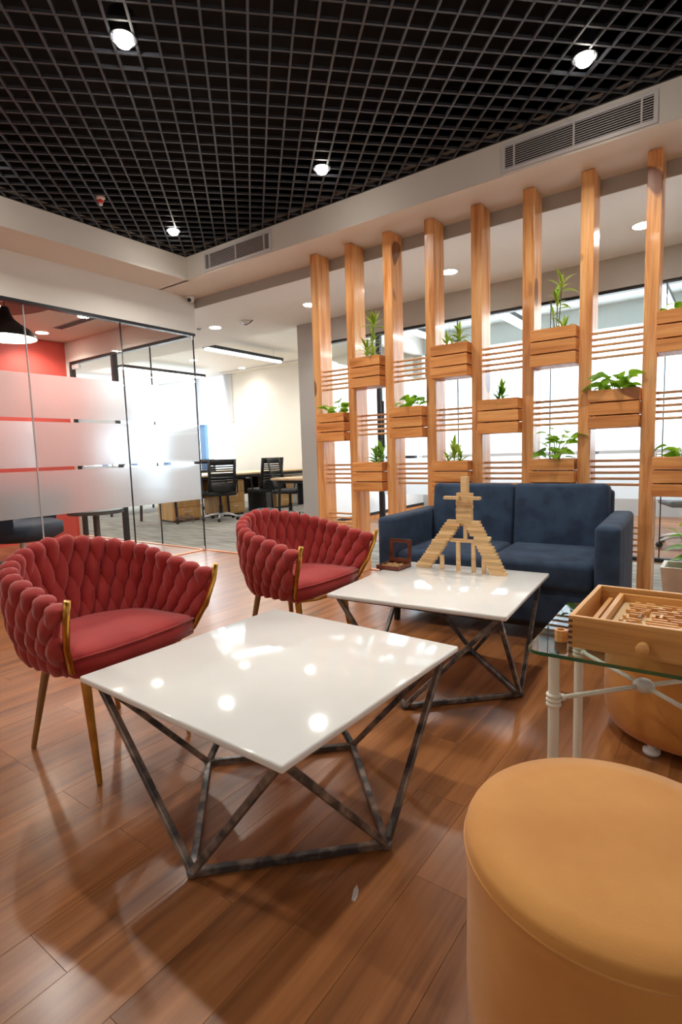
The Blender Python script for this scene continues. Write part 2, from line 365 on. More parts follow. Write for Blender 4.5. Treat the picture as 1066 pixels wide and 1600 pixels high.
# left room far glass wall + door (y = YG)
w2 = struct(obj('window_2', None, None, (0, YG, 0)))
for a, b in ((-5.398, -4.655), (-6.09, -5.398)):
    g = MB().b2(a+.003, b-.003, -.006, .006, .01, 2.262).build('glass_pane', GLASS, w2)
    for z0, z1 in BANDS: MB().grid([[(a, .008, z0), (b, .008, z0)], [(a, .008, z1), (b, .008, z1)]]).build('frosted_film', FROST, g)
MB().b2(-5.401, -5.395, -.008, .008, .01, 2.26).build('pane_joint', DKFR, w2)
MB().b2(-6.14, -6.09, -.03, .03, 0, 2.262).build('frame_post', DKFR, w2)
MB().b2(-7.1, -4.66, -.025, .025, 2.255, 2.285).build('top_frame', DKFR, w2)
d1 = struct(obj('door_1', None, None, (-7.05, YG, 0)))
g = MB().b2(.0, .9, -.006, .006, .02, 2.245).build('glass_pane', GLASS, d1)
for z0, z1 in BANDS: MB().grid([[(0, .008, z0), (.9, .008, z0)], [(0, .008, z1), (.9, .008, z1)]]).build('frosted_film', FROST, g)
MB().b2(-.04, .0, -.03, .03, 0, 2.255).build('frame_post', DKFR, d1)
MB().b2(0.0, .16, -.02, .02, 2.19, 2.245).build('hinge_patch', CHROME, d1)
MB().tube([(.82, -.05, .9), (.82, -.05, 1.4)], .012).build('door_handle', CHROME, d1)
struct(MB().b2(-7.2, -4.72, YG-.04, YG+.04, 2.285, ZL).b2(-7.2, -7.09, YG-.04, YG+.04, 0, 2.285).build('wall_far', WALLW))
struct(MB().b2(-7.25, -7.15, -2.2, YG+.04, 0, 2.7).build('wall_room', RED))
struct(MB().b2(-7.25, -4.72, -2.2, YG, ZL, ZL+.12).build('ceiling.005', PEACH))
cl = struct(MB().cyl((-5.5, 1.98, ZL-.06), (-5.5, 1.98, ZL), .83, seg=48).build('trim_5', BROWNC))
struct(MB().b2(-7.25, -4.6, -2.3, -2.2, 0, 2.7).build('wall_room_back', WALLW))

# ------------------------------------------------------------ corridor glass wall y=5.18 and pillar
YW = 5.18
struct(MB().b2(-4.34, -4.06, YW, YW+.3, 0, ZL+.02).build('wall_pillar', WALLG))
struct(MB().b2(-4.06, 2.6, YW, YW+.1, 2.29, 2.95).build('wall_corridor', WALLG))
w3 = struct(obj('window_3', None, None, (0, YW+.05, 0)))
xs = [-3.20, -2.30, -1.4, -.5, .4, 1.3, 2.55]
for a, b in zip(xs, xs[1:]):
    g = MB().b2(a+.003, b-.003, -.006, .006, .03, 2.27).build('glass_pane', GLASS, w3)
    for z0, z1 in ((.53, .92), (.95, 1.34), (1.37, 1.75)): MB().grid([[(a, .008, z0), (b, .008, z0)], [(a, .008, z1), (b, .008, z1)]]).build('frosted_film', FROST, g)
    MB().b2(a-.004, a+.004, -.008, .008, .03, 2.27).build('pane_joint', DKFR, w3)
MB().b2(-4.06, 2.6, -.03, .03, 2.265, 2.295).build('top_frame', DKFR, w3)
MB().b2(-3.2, 2.6, -.03, .03, 0, .035).build('bottom_frame', DKFR, w3)
d2 = struct(obj('door_2', None, None, (-4.05, YW+.05, 0)))
MB().b2(.02, .8, -.006, .006, .02, 2.255).build('glass_pane', GLASS, d2)
MB().b2(.8, .85, -.025, .025, 0, 2.265).build('frame_post', DKFR, d2)
MB().tube([(.90, -.06, 1.05), (.90, -.06, 1.55)], .013).tube([(.90, -.06, 1.4), (.83, 0, 1.4)], .008).tube([(.90, -.06, 1.15), (.83, 0, 1.15)], .008).build('door_handle', DKFR, d2)
# side screen of the meeting room, glazed facade
w4 = struct(obj('window_4', None, None, (-4.42, 0, 0)))
for a in (5.5, 6.5, 7.5):
    g = MB().b2(-.006, .006, a+.003, a+.997, .1, 2.6).build('glass_pane', GLASS, w4)
    MB().grid([[(.01, a, .1), (.01, a+1, .1)], [(.01, a, 2.2), (.01, a+1, 2.2)]]).build('frosted_film', mat('white_film', (236, 240, 242), .6) if a == 5.5 else bpy.data.materials['white_film'], g)
MB().b2(-.03, .03, 5.48, 8.5, .06, .1).build('bottom_frame', DKFR, w4)
MB().b2(-.02, .02, 5.48, 8.5, 0, .06).build('plinth', BOARDW, w4)
struct(MB().b2(-4.46, -4.36, 5.48, 8.5, 2.6, 2.95).build('wall_screen_head', WALLW))
w5 = struct(obj('window_5', None, None, (0, 8.5, 0)))
MB().b2(-4.4, 2.6, 0, .1, 0, .95).build('sill_panel', GREYB, w5)
MB().b2(-4.4, 2.6, -.02, .12, .95, .98).build('window_sill', WALLW, w5)
MB().b2(-4.4, 2.6, 0, .1, 2.61, 3.0).build('window_head', mat('head_green_grey', (200, 210, 208), .7), w5)
for x in (-4.3, -2.6, -.9, .8, 2.5): MB().b2(x-.03, x+.03, 0, .08, .98, 2.61).build('mullion', DKFR, w5)
MB().b2(-4.4, 2.6, .04, .045, .98, 2.61).build('glass_pane', GLASS, w5)
# office far wall with slanted end, facade with blind
ow = MB()
x0t, x0b = -9.28, -8.95
ow.bm.faces.ensure_lookup_table()
V = [ow.bm.verts.new(p) for p in ((x0b, 8.5, 0), (-4.4, 8.5, 0), (-4.4, 8.5, 2.85), (x0t-.01, 8.5, 2.85), (x0b, 8.6, 0), (-4.4, 8.6, 0), (-4.4, 8.6, 2.85), (x0t-.01, 8.6, 2.85))]
for f in ((0, 1, 2, 3), (7, 6, 5, 4), (0, 3, 7, 4), (1, 5, 6, 2), (3, 2, 6, 7), (0, 4, 5, 1)): ow.bm.faces.new([V[i] for i in f])
struct(ow.build('wall_office', WALLW))
w6 = struct(obj('window_6', None, None, (0, 8.5, 0)))
MB().b2(-15, -8.9, .0, .1, 0, .5).build('sill_panel', GREYB, w6)
for x in (-14.4, -13.0, -11.6, -10.15): MB().b2(x-.09, x+.09, .03, .12, .5, 2.8).build('mullion', WINBLUE, w6)
MB().b2(-15, -8.9, .02, .1, .9, .94).build('transom', DKFR, w6)
for x in (-14.2, -12.9, -11.6, -10.3):
    MB().b2(x, x+1.27, -.03, -.024, 1.75, 2.8).build('blind', BLIND, w6)
MB().b2(-15, -8.9, .06, .066, .5, 2.8).build('glass_pane', GLASS, w6)
struct(MB().b2(-15.1, -15, 3.8, 8.6, 0, 2.9).build('wall_office_left', WALLW))
struct(MB().b2(-15, -7.25, 3.7, 3.8, 0, 2.7).build('wall_office_near', WALLW))
# soft floor skirting under lounge rear wall is out of view

# ------------------------------------------------------------ ceiling lamps
def spot_light(parent, w, size, blend=.6, rad=.03, color=(1, .95, .87), z=-.03):
    l = bpy.data.lights.new('spot', 'SPOT'); l.energy = w; l.spot_size = math.radians(size); l.spot_blend = blend; l.shadow_soft_size = rad; l.color = color
    o = bpy.data.objects.new('spot', l); COL.objects.link(o); o.parent = parent; o.location = (0, 0, z); return o
gx = [-3.78, -2.25, -.66, .9]; gy = [3.0, 1.58, .15]
where = {(-.66, 3.0): 'nearest the long air grille, top right of the grid', (-2.25, 3.0): 'right of the grid centre, above the far table', (-3.78, 3.0): 'in the far corner of the grid', (-3.78, 1.58): 'cut by the left edge of the photo', (-2.25, 1.58): 'with two bright spots, top left of the photo'}
for X in gx:
    for Y in gy:
        w = where.get((X, Y))
        if (X, Y) in ((.9, .15), (-.66, .15), (.9, 1.58)): continue
        t = thing('ceiling_spotlight', ('round spotlight in black ceiling grid, ' + w) if w else 'spotlight in the ceiling grid out of view, ' + {(-3.78, .15): 'in front of the red stool', (-2.25, .15): 'before the left red armchair', (-.66, 1.58): 'above the nearest white table', (-.66, .15): 'just ahead of the camera', (.9, 3.0): 'right of the sofa', (.9, 1.58): 'right of the glass side table'}[(X, Y)], 'ceiling light', (X, Y, ZG-.004), 0, 'spotlights in the black grid ceiling')
        MB().lathe([(.052, 0), (.058, 0), (.058, .1), (.0, .1)]).lathe([(.052, 0), (.045, .03), (.045, .05)]).build('housing', DKFR, t, smooth=True, auto=40)
        MB().lathe([(.038, .02), (.038, -.012), (.03, -.024), (0, -.028)], 24).build('lamp_lens', LAMP, t, smooth=True)
        spot_light(t, SPOT_W, 146, .6, z=-.03)
def downlight(x, y, z, lab, grp, r=.065, w=OFFICE_W, color=(1, .96, .9)):
    t = thing('downlight', lab, 'ceiling light', (x, y, z), 0, grp)
    MB().lathe([(r, 0), (r+.014, -.004), (r+.014, 0)]).build('rim', WHITEP, t, smooth=True)
    MB().cyl((0, 0, -.004), (0, 0, -.001), r, seg=24).build('lamp_lens', LAMP, t)
    spot_light(t, w, 150, .8, .05, color, -.02)
G = 'round downlights of the corridor ceiling'
downlight(-5.116, 4.59, ZL, 'round downlight in corridor ceiling beside the glass wall corner', G)
downlight(-3.65, 4.58, ZL, 'round downlight in corridor ceiling just left of first post', G)
downlight(-2.09, 4.59, ZL, 'round downlight in corridor ceiling between fourth and fifth posts', G)
downlight(-.6, 4.58, ZL, 'round downlight in corridor ceiling partly behind the rightmost post', G)
downlight(-6.6, 4.59, ZL, 'round downlight in corridor ceiling seen through the glass room', G)
G = 'round downlights of the office ceiling'
downlight(-8.30, 8.10, 2.8, 'round downlight near the slanted wall end in the office', G, w=14)
downlight(-8.25, 6.82, 2.8, 'round downlight in office seen at the glass wall edge', G, w=12)
downlight(-6.2, 8.0, 2.8, 'round downlight close to the far office wall, behind linear lamp', G, w=18)
downlight(-10.3, 7.6, 2.8, 'round downlight by the blinds seen through the glass room', G, w=12)
G = 'round downlights of the glass room ceiling'
downlight(-6.78, 3.36, ZL, 'round downlight in the glass room beside the red wall', G, w=42, color=(1, .9, .8))
downlight(-5.72, 3.3, ZL, 'round downlight in the glass room near its far glass', G, w=36, color=(1, .9, .8))
def linear(x0, y0, y1, z, zc, lab, grp, w=.07, dx=0, e=14):
    t = thing('linear_lamp', lab, 'ceiling light', (x0, (y0+y1)/2, z), math.atan2(-dx, y1-y0), grp); ln = y1-y0
    MB().b2(-w/2-.03, w/2+.03, -ln/2, ln/2, .0, .05).build('housing', DKFR, t)
    MB().b2(-w/2, w/2, -ln/2+.01, ln/2-.01, -.03, -.001, bev=.01).build('diffuser', LAMPC, t)
    for s in (-.4, .4): MB().cyl((0, s*ln, .05), (0, s*ln, zc-z), .0015, seg=5).build('suspension_wire', DKFR, t)
    l = bpy.data.lights.new('tube', 'AREA'); l.shape = 'RECTANGLE'; l.size = w; l.size_y = ln; l.energy = e; l.color = (1, .97, .93)
    o = bpy.data.objects.new('tube', l); COL.objects.link(o); o.parent = t; o.location = (0, 0, -.04)
linear(-6.52, 5.61, 7.33, 2.63, 2.8, 'long suspended linear lamp right of the glass wall edge', 'linear lamps of the office', dx=-.04, e=18)
linear(-8.9, 5.7, 7.6, 2.63, 2.8, 'long suspended linear lamp seen through the glass room', 'linear lamps of the office', e=18)
linear(-10.9, 5.9, 7.8, 2.63, 2.8, 'farthest suspended linear lamp, near the blinds', 'linear lamps of the office', e=20)
for x, lab in ((-3.36, 'linear lamp seen between third and fourth posts'), (-2.2, 'linear lamp seen between fifth and sixth posts'), (-.68, 'linear lamp seen right of the rightmost post')):
    linear(x, 6.1, 7.5, 2.5, 2.92, lab+' beyond corridor glass', 'linear lamps of the meeting room', w=.09, e=14)

# ------------------------------------------------------------ ceiling fixtures
def grille(x0, x1, lab):
    t = thing('air_grille', lab, 'air vent', ((x0+x1)/2, FY, 2.733), 0, 'linear air grilles in the white bulkhead'); w = (x1-x0)/2
    MB().b2(-w, w, -.001, .004, -.062, .062).build('backing', VENTD, t)
    MB().b2(-w-.02, w+.02, -.01, -.0005, .062, .082).b2(-w-.02, w+.02, -.01, -.0005, -.082, -.062).b2(-w-.02, -w, -.01, -.0005, -.062, .062).b2(w, w+.02, -.01, -.0005, -.062, .062).build('frame', VENTW, t)
    mes = MB().box((0, 0, 0), (2*w, .014, .003), rot=(.5, 0, 0)).mesh('slat', VENTW)
    for k in range(10): obj('slat', mes, t, (0, -.008, -.056+k*.0124))
    dv = MB().b2(-.004, .004, -.013, -.002, -.062, .062).mesh('divider', VENTW)
    for q in (-w+.055, 0, w-.055): obj('divider', dv, t, (q, 0, 0))
grille(-3.915, -3.14, 'short white linear air grille near the ceiling corner')
grille(-1.198, -.416, 'long white linear air grille at upper right of bulkhead')
t = thing('fire_detector', 'small white and red detector hanging in the black grid', 'detector', (-3.726, 2.338, ZG+.01))
MB().lathe([(0, .02), (.03, .02), (.034, 0), (.02, -.012), (0, -.012)], 20).build('base', WHITEP, t, smooth=True)
MB().sph((0, 0, -.022), .02, (1, 1, .8)).build('red_cap', REDP, t, smooth=True)
MB().lathe([(0, -.05), (.012, -.048), (.014, -.034), (0, -.034)], 16).build('nozzle', WHITEP, t, smooth=True)
t = thing('dome_camera', 'white dome security camera under the bulkhead at the corner', 'camera', (-4.57, 3.79, ZS-.004))
MB().lathe([(0, 0), (.036, 0), (.04, -.02), (.036, -.045), (.02, -.06), (0, -.064)], 24).build('housing', WHITEP, t, smooth=True)
MB().sph((.012, -.026, -.045), .021).build('lens', PLASTB, t, smooth=True)
t = thing('ceiling_sensor', 'flat white ceiling device with dark wire brackets in the corridor', 'detector', (-4.62, 4.62, ZL))
MB().lathe([(0, 0), (.07, 0), (.07, -.012), (.05, -.03), (0, -.034)], 24).build('body', WHITEP, t, smooth=True)
MB().tube([(-.1, 0, -.005), (-.05, 0, -.03), (0, 0, -.04), (.05, 0, -.03), (.1, 0, -.005)], .005).build('bracket', DKFR, t)
t = thing('smoke_detector', 'tiny round detector in the corridor ceiling beside glass corner', 'detector', (-5.3, 4.5, ZL))
MB().lathe([(0, 0), (.03, 0), (.03, -.01), (.014, -.02), (0, -.022)], 20).build('body', GREYB, t, smooth=True)
t = thing('sprinkler', 'small ceiling sprinkler seen between second and third posts', 'detector', (-3.0, 4.6, ZL))
MB().lathe([(0, 0), (.025, 0), (.02, -.008), (.007, -.01), (.007, -.03), (.016, -.032), (0, -.034)], 16).build('body', GREYB, t, smooth=True)
t = thing('slot_diffuser', 'dark slot air diffuser in the glass room ceiling', 'air vent', (-5.85, 3.37, ZL), PI/2+.0)
MB().b2(-.065, .065, -.5, .6, -.004, 0).build('frame', VENTW, t)
for q in (-.04, -.013, .013, .04): MB().b2(q-.009, q+.009, -.48, .58, -.006, -.004).build('slot', VENTD, t)
t = thing('slot_diffuser', 'long slot air diffuser in ceiling by far office wall', 'air vent', (-7.9, 8.2, 2.8), 0)
MB().b2(-1.2, 1.4, -.06, .06, -.004, 0).build('frame', VENTW, t)
for q in (-.03, .0, .03): MB().b2(-1.18, 1.38, q-.006, q+.006, -.006, -.004).build('slot', GREYB, t)
t = thing('pendant_lamp', 'black bell-shaped pendant lamp with white inside behind the glass', 'pendant lamp', (-5.40, 2.36, 2.13))
prof = [(.245, 0), (.235, .03), (.2, .07), (.13, .12), (.07, .17), (.045, .22), (.035, .27), (.02, .28)]
MB().lathe(prof, 40).build('shade', PLASTB, t, smooth=True)
MB().lathe([(r-.006, z-.002) for r, z in prof[:-1]], 40).build('shade_lining', mat('lining_white', (245, 240, 230), .5), t, smooth=True)
MB().sph((0, 0, .08), .05).build('bulb', mat('bulb', (255, 255, 255), .4, emit=(255, 244, 228), estr=25), t, smooth=True)
MB().cyl((0, 0, .27), (0, 0, .4), .004, seg=6).build('cord', PLASTB, t)
MB().b2(-.06, .02, -.012, .012, .33, .345).build('cord_clip', CHROME, t)
l = bpy.data.lights.new('bulb_light', 'POINT'); l.energy = 14; l.color = (1, .9, .78); l.shadow_soft_size = .05
o = bpy.data.objects.new('bulb_light', l); COL.objects.link(o); o.parent = t; o.location = (0, 0, .0)

# ------------------------------------------------------------ slatted partition of posts and rods
PX = [-2.93+.3515*k for k in range(9)]; PW = .076; PY0, PY1 = 3.695, 3.86
pt = thing('post_partition', 'partition of tall pine posts joined by thin horizontal rods', 'partition', (0, 0, 0))
pm = MB().box((0, 0, 0), (PW, PY1-PY0, ZS-.006), bev=.004).mesh('post', POSTW)
for x in PX: obj('post', pm, pt, (x+PW/2, (PY0+PY1)/2, (ZS-.006)/2+.001))
rm = MB().cyl((0, 0, 0), (.3515-PW, 0, 0), .0084, seg=10).mesh('rod', RODW, smooth=True, auto=40)
for k in range(8):
    for zc in ((1.613, .825, .411) if k % 2 == 0 else (1.22,)):
        for j in range(5): obj('rod', rm, pt, (PX[k]+PW, 3.765, zc+(j-2)*.0375))

# ------------------------------------------------------------ planter boxes
bw = .3515-PW
PYF, PYB, PH = 3.612, 3.80, .228
brd = MB().box((0, 0, 0), (bw, .014, .071), bev=.002, seg=1).mesh('front_board', BOARDW)
SIDEW = wood('pine_side', (224, 156, 94), (208, 134, 74), (172, 102, 52), 'Y', rough=.4)
sbd = MB().box((0, 0, 0), (.014, PYB-PYF-.03, .071), bev=.002, seg=1).mesh('side_board', SIDEW)
btn = MB().box((0, 0, 0), (.02, .02, .2)).mesh('corner_batten', SIDEW)
def planter(k, zb, lab):
    t = thing('planter_box', lab, 'planter', (PX[k]+PW, PYF, zb), 0, 'slatted planter boxes between the posts')
    for j in range(3):
        z = .0355+j*.0785
        obj('front_board', brd, t, (bw/2, .007, z)); obj('rear_board', brd, t, (bw/2, PYB-PYF-.007, z))
        for x in (.007, bw-.007): obj('side_board', sbd, t, (x, (PYB-PYF)/2, z))
    MB().b2(.016, bw-.016, .016, PYB-PYF-.016, .0, .012).build('base_board', SIDEW, t)
    for x in (.026, bw-.026): obj('corner_batten', btn, t, (x, .025, .119))
    MB().b2(.015, bw-.015, .015, PYB-PYF-.015, .19, .196).build('soil', SOIL, t)
    return (PX[k]+PW+bw/2, (PYF+PYB)/2, zb+.196)
ZA, ZB, ZC = 1.507, 1.100, .692

# leaves
def leaf_strip(L_, w, droop, fold=.25, n=6, edge=True, m=None):
    b = MB(); rows = []
    cols = (-1, -.55, 0, .55, 1) if edge else (-1, 0, 1)
    for i in range(n+1):
        t = i/n; x = L_*t*(1-.25*droop*t); z = L_*(.25*t - droop*t*t*.6); ww = w*math.sin(PI*min(1, .12+.88*t))**.8*(1 if t < 1 else 0)+.0003
        if t > .6: ww *= (1-(t-.6)/.4)**.7+.02
        rows.append([(x, c*ww, z+abs(c)*ww*fold) for c in cols])
    b.grid(rows)
    me = b.mesh('leaf', m or [LEAFG, LEAFY], smooth=True)
    if edge:
        for p in me.polygons:
            j = p.index % 4; p.material_index = 1 if j in (0, 3) else 0
    return me
def leaf_broad(L_, w, m, droop=.5):
    b = MB(); rows = []
    for i in range(8):
        t = i/7; ww = w*(math.sin(PI*t**.62))**.75 if 0 < t < 1 else .0005
        x = L_*t; z = L_*(.22*t - droop*t*t)
        rows.append([(x, c*ww, z+abs(c)*ww*.22) for c in (-1, -.5, 0, .5, 1)])
    b.grid(rows); return b.mesh('leaf', m, smooth=True)
SPIKE = [leaf_strip(.13, .011, .5), leaf_strip(.145, .012, .9), leaf_strip(.11, .010, .2)]
GRN = [leaf_strip(.12, .010, .5, edge=False, m=LEAFD), leaf_strip(.13, .011, .9, edge=False, m=LEAFG), leaf_strip(.11, .010, .25, edge=False, m=LEAFG)]
BRD = [leaf_broad(.095, .04, LEAFB), leaf_broad(.08, .035, LEAFB, .3), leaf_broad(.11, .046, LEAFG, .6)]
def spiky(loc, lab, heads, leafset=SPIKE, sc=1.0, rnd=1):
    """heads: list of (dx, dy, z, n leaves, scale) rosettes on stems"""
    R = random.Random(rnd); t = thing('potted_dracaena', lab, 'plant', loc, 0, 'plants in the planter boxes')
    for dx, dy, z, n, s in heads:
        MB().tube([(dx*.3, dy*.3, -.02), (dx*.7, dy*.7, z*.5), (dx, dy, z)], .0032, 6).build('stem', STEMG, t, smooth=True)
        for i in range(n):
            a = i*2.399+R.random()*.5; f = i/max(1, n-1); el = .05-1.25*f
            obj('leaf', R.choice(leafset), t, (dx, dy, z-.05*s*(1-f)), (R.uniform(-.3, .3), el, a), (sc*s*R.uniform(.85, 1.3)*(1-.38*abs(math.cos(a))*(z < .25)),)*3)
    return t
def leafy(loc, lab, spread, h, n, rnd=1, lean=0, sc=1.0, name='leafy_plant', grp='plants in the planter boxes'):
    R = random.Random(rnd); t = thing(name, lab, 'plant', loc, 0, grp)
    n = int(n*1.6); h *= 1.35
    for i in range(n):
        a = i*2.399+R.random(); f = (i+.5)/n; r = spread*(.25+.75*R.random()); z = h*(.15+.85*f)*R.uniform(.75, 1.05)
        x, y = r*math.cos(a)+lean*f, r*math.sin(a)*.55
        MB().tube([(x*.1, y*.1, -.01), (x*.5, y*.5, z*.6), (x, y, z)], .0018, 5).build('stem', STEMG, t)
        obj('leaf', R.choice(BRD), t, (x, y, z), (R.uniform(-.5, .5), R.uniform(-.7, .2), a+R.uniform(-.5, .5)), (sc*R.uniform(.7, 1.1),)*3)
    return t
p = planter(1, ZA, 'slatted planter box between second and third posts, top row, tall plant')
spiky((p[0]-.01, p[1], p[2]), 'tall yellow-edged dracaena in the top left planter', [(.05, 0, .30, 18, .95), (.03, .01, .19, 16, 1.0), (-.02, 0, .10, 20, 1.15), (.05, -.02, .06, 16, 1.1)], rnd=2)
p = planter(3, ZA, 'slatted planter box between fourth and fifth posts, top row')
spiky(p, 'pair of low dracaenas in planter between fourth and fifth posts', [(-.05, 0, .06, 17, .95), (.045, 0, .10, 20, 1.0), (0, -.03, .03, 8, .8)], SPIKE, rnd=5)
p = planter(5, ZA, 'slatted planter box between sixth and seventh posts, top row')
spiky((p[0]+.0, p[1], p[2]), 'tallest thin dracaena, with three tiers, between sixth and seventh posts', [(.03, 0, .31, 9, .9), (.005, 0, .21, 12, 1.0), (-.02, 0, .12, 8, .7), (.04, 0, .03, 14, 1.1)], SPIKE, rnd=8)
p = planter(7, ZA, 'slatted planter box at right edge of photo, top row')
leafy(p, 'broad-leaved plant in the top right planter at photo edge', .10, .07, 9, 3)
p = planter(0, ZB, 'slatted planter box between first and second posts')
leafy((p[0]+.02, p[1], p[2]), 'small broad-leaved plant between first and second posts', .09, .09, 11, 4)
p = planter(2, ZB, 'slatted planter box between third and fourth posts')
leafy((p[0]+.02, p[1], p[2]), 'bright low leafy plant between third and fourth posts', .09, .08, 13, 5)
p = planter(4, ZB, 'slatted planter box between fifth and sixth posts')
spiky(p, 'small green spiky plant between fifth and sixth posts', [(.0, 0, .09, 28, 1.0), (-.02, 0, .05, 14, 1)], GRN, rnd=6)
p = planter(6, ZB, 'slatted planter box between seventh and eighth posts')
leafy(p, 'broad-leaved plant with large round leaves between seventh and eighth posts', .11, .10, 13, 7, lean=.02, sc=1.15)
p = planter(1, ZC, 'slatted planter box between second and third posts, lower row')
spiky((p[0]+.03, p[1], p[2]), 'upright grassy plant in lower planter near the red chair', [(.0, 0, .08, 20, 1.2), (.05, 0, .10, 16, 1.2)], GRN, rnd=9)
p = planter(3, ZC, 'slatted planter box between fourth and fifth posts behind the block tower')
spiky(p, 'spiky plant in the planter above the block tower', [(.0, 0, .10, 24, 1.2), (-.05, 0, .05, 10, 1.0), (.05, 0, .06, 10, 1)], SPIKE, rnd=10)
p = planter(5, ZC, 'slatted planter box directly above the middle of the blue sofa')
leafy((p[0]+.0, p[1], p[2]), 'tall leafy plant above the right sofa cushion', .09, .17, 17, 11, lean=.03, sc=.95)
p = planter(7, ZC, 'slatted planter box at right edge of photo, lower row')
leafy((p[0]+.03, p[1], p[2]), 'bright broad-leaved plant in lower right planter at photo edge', .11, .08, 12, 12, sc=1.1)
# floor pot
t = thing('square_pot', 'white square pot on carpet at the right edge of photo', 'planter', (-.24, 4.06, 0))
b = MB()
def ring(h, z): return [(-h, -h, z), (h, -h, z), (h, h, z), (-h, h, z), (-h, -h, z)]
b.grid([ring(.105, 0), ring(.125, .20), ring(.128, .215), ring(.105, .215), ring(.098, .16)]); b.build('pot', STONEP, t)
MB().b2(-.1, .1, -.1, .1, .15, .165).build('soil', SOIL, t)
leafy((-.20, 4.06, .165), 'green plant growing in the square pot on the carpet', .10, .26, 16, 13, name='leafy_plant', grp='plant in floor pot')

# ------------------------------------------------------------ red woven chairs
def top_path(u):
    s = abs(u); sg = 1 if u >= 0 else -1
    if s < .66:
        a = s/.66*PI/2; x, y = -.235*math.cos(a), .262*math.sin(a)
        tx, ty = .235*math.sin(a), .262*math.cos(a)
    else:
        f = (s-.66)/.34; x, y = .268*f, .262+.015*f*f
        tx, ty = 1, 0
    return Vector((x, y*sg)), Vector((tx, ty*sg))
def bot_path(u):
    s = abs(u); sg = 1 if u >= 0 else -1
    if s < .66: a = s/.66*PI/2; return Vector((-.175*math.cos(a), .228*math.sin(a)*sg))
    f = (s-.66)/.34; return Vector((.19*f, (.228+.005*f)*sg))
def ztop(u): s = abs(u); return .748-.143*(s**1.2)
def shell(u, v):
    T, _ = top_path(u); B = bot_path(u); w = max(0, min(v, 1))
    p = B.lerp(T, w**.75 if w > 0 else 0); d = T-B if (T-B).length > 1e-4 else T
    out = Vector((p.x*.9, p.y)); 
    if abs(u) > .66: out.x = 0
    if out.length > 0: out.normalize()
    p = p+out*.022*math.sin(PI*w)
    zb = .365; zt = ztop(u); z = zb+(zt-zb)*v
    return Vector((p.x, p.y, z)), Vector((out.x, out.y, 0))
def puff_mesh(u0, v0, du, hv, up=None, th=.03):
    b = MB(); rings = []; nb, na = 10, 10
    for i in range(nb+1):
        bb = -1+2*i/nb
        if up is not None and bb > 0: w = math.sqrt(max(0, 1-bb*bb)); v = v0+up*bb
        else: w = max(0, 1-abs(bb)**1.7)**.9 if up is None else max(0, (1-abs(bb)**1.5))**.9; v = v0+hv*bb
        w = max(w, .03)
        ring = []
        for k in range(na):
            a = 2*PI*k/na; uo = u0+du*w*math.cos(a)+du*.35*bb*(1 if u0 >= 0 else -1)
            uo = max(-1.005, min(1.005, uo)); v = max(v, -.02)
            P, nn = shell(uo, v); ring.append(b.bm.verts.new(P+nn*(th*(w**.7)*math.sin(a))))
        rings.append(ring)
    for A, B in zip(rings, rings[1:]):
        for k in range(na): b.bm.faces.new((A[k], A[(k+1) % na], B[(k+1) % na], B[k]))
    b.bm.faces.new(rings[0][::-1]); b.bm.faces.new(rings[-1])
    return b.mesh('woven_puff', FABR, smooth=True)
